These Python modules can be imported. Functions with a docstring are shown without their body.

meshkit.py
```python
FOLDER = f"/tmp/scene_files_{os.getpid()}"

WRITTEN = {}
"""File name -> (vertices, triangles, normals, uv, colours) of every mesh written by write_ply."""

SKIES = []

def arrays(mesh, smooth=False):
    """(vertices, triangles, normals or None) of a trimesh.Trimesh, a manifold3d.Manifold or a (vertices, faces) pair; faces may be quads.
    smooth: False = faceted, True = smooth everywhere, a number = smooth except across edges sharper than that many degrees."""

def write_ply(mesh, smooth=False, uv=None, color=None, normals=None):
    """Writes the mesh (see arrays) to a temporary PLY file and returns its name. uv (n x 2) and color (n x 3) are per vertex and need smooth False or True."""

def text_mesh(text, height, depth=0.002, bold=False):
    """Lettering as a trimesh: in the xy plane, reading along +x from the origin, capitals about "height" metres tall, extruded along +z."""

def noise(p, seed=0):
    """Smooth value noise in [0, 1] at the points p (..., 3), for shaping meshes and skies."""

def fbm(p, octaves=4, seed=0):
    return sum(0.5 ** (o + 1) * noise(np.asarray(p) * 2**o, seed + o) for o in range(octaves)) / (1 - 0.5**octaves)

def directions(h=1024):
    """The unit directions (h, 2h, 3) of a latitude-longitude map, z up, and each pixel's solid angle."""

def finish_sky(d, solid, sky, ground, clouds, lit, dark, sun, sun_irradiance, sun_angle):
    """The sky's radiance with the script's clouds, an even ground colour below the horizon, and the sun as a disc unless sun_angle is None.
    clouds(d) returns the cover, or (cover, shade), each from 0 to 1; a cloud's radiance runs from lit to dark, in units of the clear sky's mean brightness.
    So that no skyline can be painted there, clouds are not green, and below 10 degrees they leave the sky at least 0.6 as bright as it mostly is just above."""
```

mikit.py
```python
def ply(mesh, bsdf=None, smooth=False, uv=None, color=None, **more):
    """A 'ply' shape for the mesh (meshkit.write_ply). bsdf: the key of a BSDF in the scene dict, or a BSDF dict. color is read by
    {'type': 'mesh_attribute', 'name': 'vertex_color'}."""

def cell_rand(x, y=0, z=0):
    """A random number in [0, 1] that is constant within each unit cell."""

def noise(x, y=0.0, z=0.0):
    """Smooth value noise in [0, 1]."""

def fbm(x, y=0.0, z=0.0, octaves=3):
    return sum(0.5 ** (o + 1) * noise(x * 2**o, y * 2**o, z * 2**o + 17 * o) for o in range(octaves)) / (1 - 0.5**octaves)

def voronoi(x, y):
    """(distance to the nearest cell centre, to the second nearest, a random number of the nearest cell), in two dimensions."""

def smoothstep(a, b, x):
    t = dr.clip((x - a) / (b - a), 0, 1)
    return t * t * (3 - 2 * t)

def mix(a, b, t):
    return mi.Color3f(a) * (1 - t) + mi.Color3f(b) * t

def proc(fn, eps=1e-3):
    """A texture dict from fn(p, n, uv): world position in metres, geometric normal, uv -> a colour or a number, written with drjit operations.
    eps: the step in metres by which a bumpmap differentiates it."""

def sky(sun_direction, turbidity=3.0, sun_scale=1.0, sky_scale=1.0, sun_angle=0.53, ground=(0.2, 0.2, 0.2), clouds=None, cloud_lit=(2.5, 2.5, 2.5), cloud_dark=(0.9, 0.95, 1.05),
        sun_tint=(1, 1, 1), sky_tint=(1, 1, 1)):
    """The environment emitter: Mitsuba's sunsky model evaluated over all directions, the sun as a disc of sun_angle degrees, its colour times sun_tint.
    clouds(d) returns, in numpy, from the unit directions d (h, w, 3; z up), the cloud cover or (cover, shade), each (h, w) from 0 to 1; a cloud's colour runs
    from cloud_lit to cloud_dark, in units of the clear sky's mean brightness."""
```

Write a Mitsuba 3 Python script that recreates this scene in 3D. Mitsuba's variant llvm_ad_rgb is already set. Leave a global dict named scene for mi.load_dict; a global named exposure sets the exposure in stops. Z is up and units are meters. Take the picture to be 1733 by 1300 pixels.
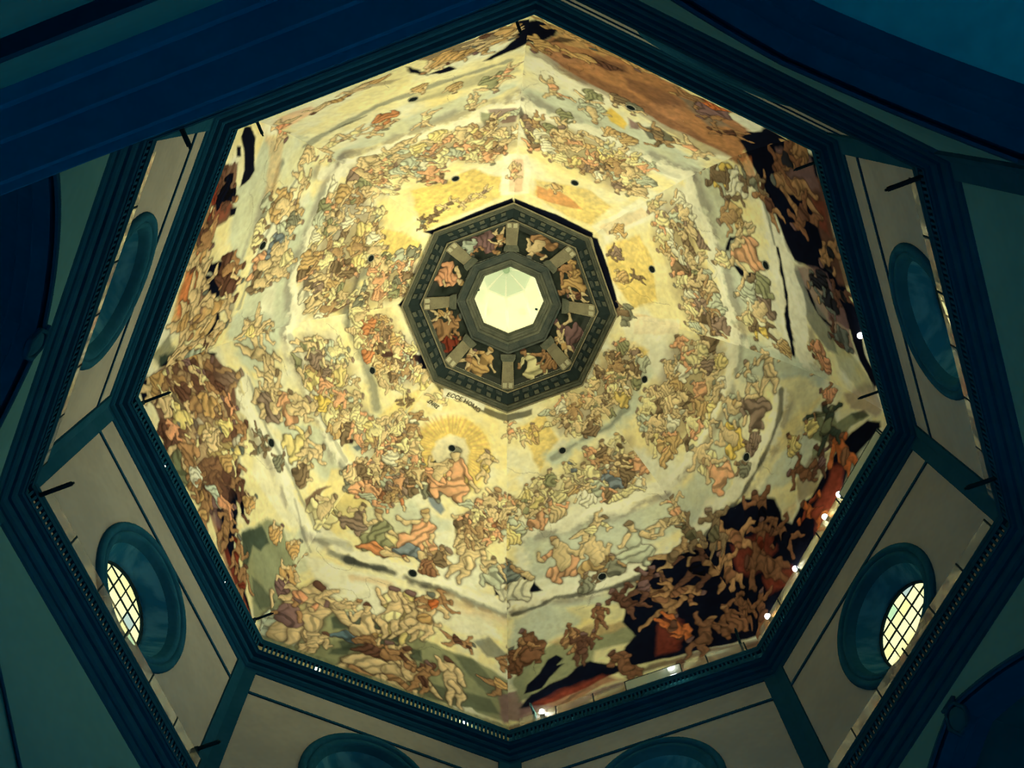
import math
import time

import numpy as np
import trimesh
import shapely
import mitsuba as mi
import mikit
import meshkit
from mikit import proc, fbm, noise, mix, smoothstep

T = mi.ScalarTransform4f
scene, labels = {}, {}

# ---------------------------------------------------------------- camera, daylight, exposure
EYE, FWD, UP = np.array([-2.3338, -18.3862, 1.6]), np.array([0.03194, 0.29220, 0.95582]), np.array([-0.02634, -0.95573, 0.29305])
scene['camera'] = {'type': 'perspective', 'fov': 53.9909, 'fov_axis': 'x', 'near_clip': .1, 'far_clip': 400.0,
                   'to_world': T().look_at(origin=EYE.tolist(), target=(EYE + FWD).tolist(), up=UP.tolist())}
exposure = 0.0
SKY = [1.5, 1.45, .70]          # pale overcast daylight outside the windows
TEAL = [1.5, 14.0, 17.0]          # fill light from unseen lancets added in the bays below
WARM = [1.0, .92, .46]           # the floodlights
scene['daylight'] = {'type': 'constant', 'radiance': {'type': 'rgb', 'value': SKY}}
# lamps: side, along, inward, height, aim (side, t, degrees), power, glow of the lens, label
LAMPS = [
    (3, 6.1, .6, 57.54, (7, .5, 30), 240, 160, 'small glowing floodlight low in the dark scene near the bottom corner of the dome'),
    (3, -2.75, .55, 57.0, (7, .4, 30), 120, 120, 'added glowing floodlight to brighten the pale sheet at the bottom right'),  # added to light the pale sheet from behind
    (2, 6.44, .6, 57.7, (6, .4, 30), 570, 70, 'small glowing floodlight nearest the lower right corner of the dome'),
    (2, 2.8, .6, 57.7, (6, .6, 26), 570, 140, 'largest glowing floodlight on the lower right side of the dome'),
    (2, -1.0, .6, 57.8, (6, .5, 36), 510, 70, 'small glowing floodlight above the largest one on the lower right side'),
    (2, -2.68, .6, 57.69, (6, .7, 30), 510, 80, 'topmost glowing floodlight on the lower right side, beside the glass screen'),
    (1, 3.26, .6, 58.09, (5, .5, 26), 400, 80, 'small glowing floodlight at the right edge of the painted dome'),
    (4, 4.5, .45, 56.0, (0, .5, 25), 250, 10, 'added floodlight hidden behind the lower left rail of the bottom side'),  # most lamps from here on are unseen, added to light the webs opposite
    (4, -5.4, .5, 56.15, (1, .3, 25), 510, 120, 'floodlight behind the bottom rail whose glow touches the painted grass'),
    (5, 4.0, .45, 56.0, (1, .5, 30), 400, 10, 'added unseen floodlight behind the upper part of the lower left rail'),
    (5, -4.0, .45, 56.0, (2, .5, 30), 400, 10, 'added unseen floodlight behind the lower part of the lower left rail'),
    (6, 4.0, .45, 56.0, (2, .6, 30), 400, 10, 'added unseen floodlight behind the upper part of the left rail'),
    (6, -4.0, .45, 56.0, (3, .4, 30), 400, 10, 'added unseen floodlight behind the lower part of the left rail'),
    (7, 3.5, .45, 56.0, (3, .6, 34), 510, 10, 'added unseen floodlight behind the upper left rail nearer the top corner'),
    (7, -3.5, .45, 56.0, (4, .3, 34), 510, 10, 'added unseen floodlight behind the upper left rail farther from the top corner'),
    (0, 3.5, .45, 56.0, (4, .5, 30), 530, 10, 'added unseen floodlight behind the upper right rail farther from the top corner'),
    (0, -3.5, .45, 56.0, (4, .7, 26), 510, 10, 'added unseen floodlight behind the upper right rail nearer the top corner'),
]

# ---------------------------------------------------------------- the building's measures
R, ZS, WZ = 22.5, 54.059, 48.05  # wall's corner radius, spring of the dome, middle of the round windows
V = np.array([[-0.00296, -1.00183], [0.70199, -0.70812], [0.99703, 0.00798], [0.7134, 0.69915], [0.00579, 0.99512], [-0.70893, 0.70453], [-1.0085, -0.01761], [-0.71672, -0.7122]])                # the eight corners (the octagon is slightly uneven), y to the north
ARCH = {0: 38.3, 2: 40.15, 4: 40.1, 6: 40.1}


# ---------------------------------------------------------------- materials
def matte(c):
    return {'type': 'twosided', 'bsdf': {'type': 'diffuse', 'reflectance': c if isinstance(c, dict) else {'type': 'rgb', 'value': list(c)}}}


def mottled(a, b, scale, k=1.0):
    def fn(p, n, uv):
        v = fbm(p.x * scale, p.y * scale, p.z * scale, 4)
        w = fbm(p.x * scale * 7, p.y * scale * 7, p.z * scale * 7, 2)
        return mix(a, b, smoothstep(.3, .7, v * .7 + w * .3 * k))
    return proc(fn)


def streaked(a, b):
    """Stone of the reveals: soft bands and stains."""
    def fn(p, n, uv):
        v = fbm(p.x * .9, p.y * .9, p.z * 2.2, 4)
        return mix(a, b, smoothstep(.35, .7, v))
    return proc(fn)


scene['fresco'] = matte({'type': 'mesh_attribute', 'name': 'vertex_color'})
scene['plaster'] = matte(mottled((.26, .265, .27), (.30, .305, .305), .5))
scene['plaster_low_shaded'] = matte(mottled((.055, .17, .21), (.065, .19, .235), .4))  # drum plaster again, with the dim teal light put into its colour
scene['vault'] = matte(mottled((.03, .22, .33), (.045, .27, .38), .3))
scene['vault_shaded'] = matte(mottled((.006, .05, .075), (.008, .06, .09), .3))  # the vault plaster again, with shade put into its colour
scene['stone'] = matte(mottled((.004, .040, .098), (.006, .048, .112), 1.2))
scene['stone_dim'] = matte(mottled((.006, .05, .105), (.010, .06, .125), .8))
scene['ring_stone'] = matte(mottled((.008, .066, .135), (.013, .08, .16), 1.0))
scene['rail'] = matte((.005, .04, .09))
scene['reveal'] = matte(streaked((.012, .105, .22), (.05, .19, .32)))
scene['ledge_stone_lit'] = matte(mottled((.006, .10, .25), (.008, .12, .28), 1.2))  # gallery stone with a brighter colour in place of missing light
scene['sheet'] = {'type': 'principledthin', 'base_color': {'type': 'rgb', 'value': [.78, .84, .78]}, 'roughness': .5, 'diff_trans': 1.2}  # pale stand-in for reflections on the rail glass
scene['iron'] = matte((.012, .03, .045))
scene['black'] = matte((.01, .015, .02))
scene['ink'] = matte((.10, .09, .07))
scene['white'] = matte((.93, .93, .93))
scene['cap'] = matte((.74, .84, .84))
scene['cap_dark'] = matte((.38, .52, .45))
scene['paving'] = matte((.34, .44, .48))
scene['ring_grey'] = matte(mottled((.055, .065, .065), (.09, .098, .092), 1.6))
scene['ring_slate'] = matte(mottled((.032, .045, .056), (.06, .07, .075), 1.6))
scene['ring_dark'] = matte((.018, .028, .036))
scene['pier'] = matte(mottled((.14, .13, .11), (.19, .18, .145), 1.5))
scene['pale_stone'] = matte((.34, .34, .29))
for k_, c_ in dict(glass_clear=(.97, .97, .95), glass_pale=(.9, .92, .8), glass_green=(.45, .72, .8), glass_blue=(.4, .55, .95), glass_amber=(.95, .85, .7)).items():
    scene[k_] = {'type': 'thindielectric', 'int_ior': 1.5, 'specular_transmittance': {'type': 'rgb', 'value': list(c_)}}
scene['screen_glass'] = {'type': 'blendbsdf', 'weight': .07, 'a': {'type': 'thindielectric', 'int_ior': 1.5}, 'b': matte((.6, .64, .6))}

# ---------------------------------------------------------------- the painted plaster: colours of the generic fresco, laid out in metres on each web
PX, X0, Y0, Y1 = 24.0, 8.95, 1.3, 33.3
CW, CH = int(2 * X0 * PX), int((Y1 - Y0) * PX)


def lin(h):
    c = np.array(h, float) / 255
    return np.where(c < .04045, c / 12.92, ((c + .055) / 1.055) ** 2.4)


PIG = {k: np.clip(lin(v) / [1.0, .94, .53], 0, .88) for k, v in dict(
    c=(238, 224, 146), w=(248, 240, 178), b=(192, 198, 152), B=(112, 116, 92), g=(222, 192, 92), G=(236, 214, 122), o=(204, 164, 94), r=(200, 112, 56), a=(166, 108, 58), h=(138, 96, 60),
    s=(230, 166, 108), k=(226, 198, 130), K=(174, 132, 80), n=(104, 72, 50), d=(42, 42, 40), D=(3, 16, 24), y=(226, 192, 76), v=(130, 100, 84),
    e=(128, 132, 86), E=(62, 74, 54), t=(92, 112, 104), u=(92, 116, 122), f=(128, 58, 36)).items()}
DARK = lin((50, 34, 22)) / [1, .94, .53]


def fractal(h, w, cell, seed, octaves=4):
    g = np.random.default_rng(seed)
    total, amp, out = 0, 1.0, 0
    for o in range(octaves):
        n = max(2, int(h / cell)) + 2, max(2, int(w / cell)) + 2
        a = g.random(n)
        y, x = np.linspace(0, n[0] - 1.01, h), np.linspace(0, n[1] - 1.01, w)
        iy, ix = y.astype(int), x.astype(int)
        ty, tx = y - iy, x - ix
        ty, tx = (ty * ty * (3 - 2 * ty))[:, None], (tx * tx * (3 - 2 * tx))[None]
        v = (a[iy][:, ix] * (1 - tx) + a[iy][:, ix + 1] * tx) * (1 - ty) + (a[iy + 1][:, ix] * (1 - tx) + a[iy + 1][:, ix + 1] * tx) * ty
        out, total, amp, cell = out + v * amp, total + amp, amp * .55, max(cell / 2, 1.5)
    return out / total


def bones(pose, g):
    """A generic figure as tapered bones: (x0, y0, x1, y1, r0, r1, kind), unit height, kind 0 robe, 1 skin, 2 hair."""
    j = lambda s=.05: g.uniform(-s, s)
    s = 1 if g.random() < .5 else -1
    if pose == 0:      # seated in a robe
        a, b = .20 + j(), .24 + j()
        L = [(0, .26, -a, .30 + j(), .15, .11, 0), (-a, .30, -a * .8 + j(), .03, .10, .07, 0), (0, .26, b, .26 + j(), .15, .11, 0), (b, .26, b * .9 + j(), .02, .10, .06, 0),
             (0, .25, 0, .22, .17, .17, 0), (0, .32, s * .03, .66, .14, .13, 0 if g.random() < .6 else 1)]
        arms = [(-.13, .68, -.27 + j(.08), .5 + j(.1)), (.13, .68, .27 + j(.08), .5 + j(.1))]
    elif pose == 1:    # standing
        L = [(-.05, .46, -.08 + j(.06), .24, .075, .055, 1), (-.08, .24, -.09 + j(.06), .02, .055, .03, 1), (.05, .46, .08 + j(.08), .24, .075, .055, 1), (.08, .24, .10 + j(.08), .01, .055, .03, 1),
             (0, .48, s * .02, .74, .10, .115, 1), (-.02, .45, .06 * s, .38, .10, .07, 0)]
        arms = [(-.11, .77, -.2 + j(.1), .62 + j(.12)), (.11, .77, .2 + j(.1), .62 + j(.12))]
    elif pose == 2:    # flying or falling
        L = [(0, .40, -.16 + j(.1), .22 + j(), .08, .06, 1), (-.16, .22, -.2 + j(.1), .0, .06, .03, 1), (.02, .40, .12 + j(.1), .18 + j(), .08, .06, 1), (.12, .18, .18 + j(.1), -.03, .055, .03, 1),
             (0, .42, s * .05, .70, .10, .115, 1), (0, .42, -s * .14, .36, .12, .05, 0), (0, .5, s * -.1, .46, .10, .05, 0)]
        arms = [(-.1, .74, -.27 + j(.08), .78 + j(.12)), (.1, .74, .28 + j(.08), .74 + j(.14))]
    elif pose == 3:    # reclining
        L = [(-.05, .16, .26, .26 + j(), .12, .085, 0), (.26, .26, .48, .06 + j(.04), .08, .045, 0), (-.05, .14, .3, .12, .11, .07, 0), (.3, .12, .54, .03, .07, .04, 0),
             (-.05, .18, -.32, .34, .125, .12, 1)]
        arms = [(-.36, .36, -.52 + j(.05), .2 + j(.06)), (-.3, .38, -.12, .3 + j(.06))]
        L.append((-.42, .50, -.43, .52, .085, .08, 1)), L.append((-.44, .55, -.47, .56, .075, .06, 2))
    else:              # half figure in a crowd
        L = [(0, .28, 0, .5, .24, .17, 0), (-.12, .2, .14, .2, .16, .16, 0)]
        arms = [(-.15, .52, -.24 + j(.08), .34 + j(.1)), (.15, .52, .22 + j(.08), .36 + j(.1))]
    for i, (x, y, ex, ey) in enumerate(arms):
        kx, ky = ex + j(.12) + (-.06 if i == 0 else .06), ey + g.uniform(-.15, .2)
        k = 1 if g.random() < .65 else 0
        L += [(x, y, ex, ey, .058, .048, k), (ex, ey, kx, ky, .046, .03, 1), (kx, ky, kx + j(.03), ky + .03, .034, .024, 1)]
    if pose != 3:
        hy = .88 if pose != 4 else .76
        hx = L[-1][0] * .1 + j(.04)
        L += [(hx * .5, hy - .13, hx, hy - .03, .05, .05, 1), (hx, hy - .02, hx, hy + .02, .075, .075, 1), (hx - s * .025, hy + .05, hx + s * .045, hy + .035, .052, .04, 2)]
    return L


def figure(C, x, y, size, rob, sk, pose, rot, seed):
    g = np.random.default_rng(seed)
    m = size * .85
    j0, j1 = int(max(0, (x - m + X0) * PX)), int(min(CW, (x + m + X0) * PX))
    i0, i1 = int(max(0, (y - m - Y0) * PX)), int(min(CH, (y + m - Y0) * PX))
    if j1 - j0 < 3 or i1 - i0 < 3:
        return
    U, V = np.meshgrid((np.arange(j0, j1) + .5) / PX - X0 - x, (np.arange(i0, i1) + .5) / PX + Y0 - y)
    a = math.radians(rot)
    u, v = (U * math.cos(a) + V * math.sin(a)) / size, (-U * math.sin(a) + V * math.cos(a)) / size + .46
    W = C[i0:i1, j0:j1]
    hair = PIG[g.choice(list('nnvvKoB'))] * .9
    cols = [PIG[rob] * g.uniform(.88, 1.1), PIG[sk] * g.uniform(.92, 1.08), hair]
    if y > 13:         # the upper zones are painted in paler tones
        cols = [c * .82 + PIG['c'] * .9 * .18 for c in cols]
    ph, fr = g.uniform(0, 6), g.uniform(26, 40)
    px = 1 / (PX * size)
    # the brush wanders: a slow wobble of the figure's outline
    w1, w2, w3 = g.uniform(0, 6.28, 3)
    u = u + .022 * np.sin(13 * v + w1) + .012 * np.sin(29 * v + 17 * u + w2)
    v = v + .020 * np.sin(12 * u + w3) + .010 * np.sin(31 * u - 19 * v + w1)
    L = bones(pose, g)
    runs = []
    for b in L:        # neighbouring bones of one kind melt into one shape
        if runs and runs[-1][0] == b[6] and b[6] != 2:
            runs[-1][1].append(b)
        else:
            runs.append((b[6], [b]))
    first = True
    for k, bs in runs:
        D, nx, ny, tot = 0, 0, 0, 0
        for (ax, ay, bx, by, ra, rb, _) in bs:
            dx, dy = bx - ax, by - ay
            t = np.clip(((u - ax) * dx + (v - ay) * dy) / (dx * dx + dy * dy + 1e-9), 0, 1)
            qx, qy, r = u - ax - t * dx, v - ay - t * dy, ra + (rb - ra) * t
            e = np.exp(np.clip(-(np.hypot(qx, qy) - r) / .016, -60, 60))
            nx, ny, tot = nx + e * qx / r, ny + e * qy / r, tot + e
        D = -.016 * np.log(np.maximum(tot, 1e-30))
        nx, ny = nx / np.maximum(tot, 1e-30), ny / np.maximum(tot, 1e-30)
        sh = np.clip(1 - D / .045, 0, 1)[..., None] ** 1.5 * (.68 if first else .42)
        first = False
        W[:] = W * (1 - sh) + np.minimum(W, DARK * 1.6) * sh
        al = np.clip(.5 - D / px, 0, 1)
        if not al.any():
            continue
        l = np.clip(-.55 * nx + .75 * ny, -1, 1)
        tone = np.where(l > 0, .94 + .3 * l, .94 + .5 * l)
        if k == 0:
            f = np.sin(fr * (u * .8 + v * .3) + 5 * np.sin(7 * v + ph) + 4 * np.sin(6 * u + 2 * ph) + ph)
            tone = tone * (1 - .5 * np.clip(f * 1.8 - .5, 0, 1)) + .10 * np.clip(-f * 1.6 - .6, 0, 1)
        elif k == 1:
            tone = tone * (1 - .26 * np.clip(np.sin(38 * u + 31 * v + 3 * np.sin(20 * v + ph)) * 2 - 1, 0, 1))
        edge = np.clip(1 + D / max(.022, 1.15 * px), 0, 1) ** 1.5 * .8
        c = cols[k] * tone[..., None]
        c = c * (1 - edge[..., None]) + np.minimum(DARK * 1.2, cols[k]) * edge[..., None]
        W[:] = W * (1 - al[..., None]) + c * al[..., None]


def paint_web(items, w):
    nz = fractal(CH, CW, 60, 100 + w), fractal(CH, CW, 60, 200 + w), fractal(CH, CW, 26, 300 + w), fractal(CH, CW, 90, 400 + w), fractal(CH, CW, 7, 500 + w, 2)
    t = np.clip((nz[3] - .38) * 3.2, 0, 1)[..., None]
    C = PIG['c'] * (1 - t) + (PIG['w'] * .75 + PIG['b'] * .25) * t
    t = np.clip((nz[0] - .55) * 3, 0, .5)[..., None]
    C = C * (1 - t) + PIG['G'] * t
    gx, gy = (np.arange(CW) + .5) / PX - X0, (np.arange(CH) + .5) / PX + Y0
    wx, wy = (nz[0] - .5) * 2.0 + (nz[4] - .5) * .25, (nz[1] - .5) * 2.0
    for n, it in enumerate(items):
        k = it[0]
        if k in 'PLS':
            col, al, wd = PIG[it[1]], int(it[2]) / 100, max(int(it[3]) / 100, .06)
            al = 1.0 if it[1] == 'D' and al > .8 else al
            P = np.array(it[4:], float).reshape(-1, 2) / 100
            m = 1.2 + wd * 1.5
            j0, j1 = np.searchsorted(gx, [P[:, 0].min() - m, P[:, 0].max() + m])
            i0, i1 = np.searchsorted(gy, [P[:, 1].min() - m, P[:, 1].max() + m])
            if j1 - j0 < 2 or i1 - i0 < 2:
                continue
            s = np.s_[i0:i1, j0:j1]
            soft = min(1, wd * (1.6 if k == 'P' else .5))
            X, Y = gx[None, j0:j1] + wx[s] * soft, gy[i0:i1, None] + wy[s] * soft
            d, ins, below = np.full(X.shape, 99.0), np.zeros(X.shape, bool), np.full(X.shape, 99.0)
            for a in range(len(P) if k == 'P' else len(P) - 1):
                (ax, ay), (bx, by) = P[a], P[(a + 1) % len(P)]
                dx, dy = bx - ax, by - ay
                q = np.clip(((X - ax) * dx + (Y - ay) * dy) / (dx * dx + dy * dy + 1e-9), 0, 1)
                e = np.hypot(X - ax - q * dx, Y - ay - q * dy)
                if k == 'S':   # a rim of cloud: lumpy, with a soft shade on its lower side
                    e = e + wd * (.9 * (nz[2][s] - .5) + .5 * (nz[4][s] - .5))
                    q = np.clip(((X - ax) * dx + (Y + .62 * wd - ay) * dy) / (dx * dx + dy * dy + 1e-9), 0, 1)
                    below = np.minimum(below, np.hypot(X - ax - q * dx, Y + .62 * wd - ay - q * dy))
                d = np.minimum(d, e)
                if k == 'P' and abs(dy) > 1e-9:
                    ins ^= ((ay > Y) != (by > Y)) & (X < (Y - ay) * dx / dy + ax)
            if k == 'P':
                a = np.clip(.5 + np.where(ins, d, -d) / wd, 0, 1) * al
            else:
                e = wd * (.5 if k == 'S' else .12 + .85 * nz[2][s])
                a = np.clip((e - d) / (wd * (.28 if k == 'S' else .42)) + .2, 0, 1) * al
            if k == 'S':
                b = np.clip((wd * .55 - below) / (wd * .4), 0, 1) * np.clip((nz[2][s] - .3) * 2.2, 0, .62)
                C[s] = C[s] * (1 - b[..., None]) + (PIG['B'] * .6 + PIG['v'] * .4) * b[..., None]
            col = col * (.82 + .36 * nz[2][s])[..., None]
            if k == 'P' and it[1] in 'groaf':
                col = col * (.8 + .4 * nz[4][s])[..., None]
            C[s] = C[s] * (1 - a[..., None]) + col * a[..., None]
        elif k == 'R':     # a glow of painted rays
            cx, cy, r1, r0 = (int(v) / 100 for v in it[2:6])
            X, Y = gx[None] - cx, gy[:, None] - cy
            r, th = np.hypot(X, Y), np.arctan2(Y, X)
            a = np.clip((r1 - r) / .3, 0, 1) * np.clip((r - r0) / .4, 0, 1) * np.clip(np.sin(th * 46 + 2 * np.sin(th * 9)) * 1.5, 0, 1) * .5
            C = C * (1 - a[..., None]) + PIG['o'] * a[..., None]
        else:
            x, y, z = (int(v) / 100 for v in it[1:4])
            figure(C, x, y, z, it[4], it[5], int(it[6]), int(it[7]), w * 1000 + n)
    # a dark painted margin along the foot of the web
    b = (np.clip((3.9 + .8 * (nz[2] - .5) - gy[:, None]) / .25, 0, 1) * .8)[..., None]
    C = C * (1 - b) + PIG['avKneano'[w]] * (.6 + .5 * nz[4])[..., None] * b
    # plaster: mottling, brush hatching and a few cracks
    C = C * (.88 + .24 * nz[4])[..., None] * (.93 + .14 * nz[2])[..., None]
    g = np.random.default_rng(900 + w)
    for _ in range(7):
        x, y, a = g.uniform(-7, 7), g.uniform(4, 28), g.uniform(0, 6.28)
        for _ in range(int(g.uniform(40, 130))):
            a += g.uniform(-.35, .35)
            x, y = x + .05 * math.cos(a), y + .05 * math.sin(a)
            i, j = int((y - Y0) * PX), int((x + X0) * PX)
            if 0 <= i < CH and 0 <= j < CW:
                C[i, j] *= .55
    return np.clip(C, .004, .88)


def sample(C, x, y):
    fx, fy = np.clip((x + X0) * PX - .5, 0, CW - 1.01), np.clip((y - Y0) * PX - .5, 0, CH - 1.01)
    j, i = fx.astype(int), fy.astype(int)
    tx, ty = (fx - j)[..., None], (fy - i)[..., None]
    return (C[i, j] * (1 - tx) + C[i, j + 1] * tx) * (1 - ty) + (C[i + 1, j] * (1 - tx) + C[i + 1, j + 1] * tx) * ty


def paint_items(text):
    webs = []
    for line in text.split('\n'):
        p = line.split()
        if p and p[0] == 'W' and len(p) == 2:
            webs.append([])
        elif p:
            webs[-1].append(p)
    return webs


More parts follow.
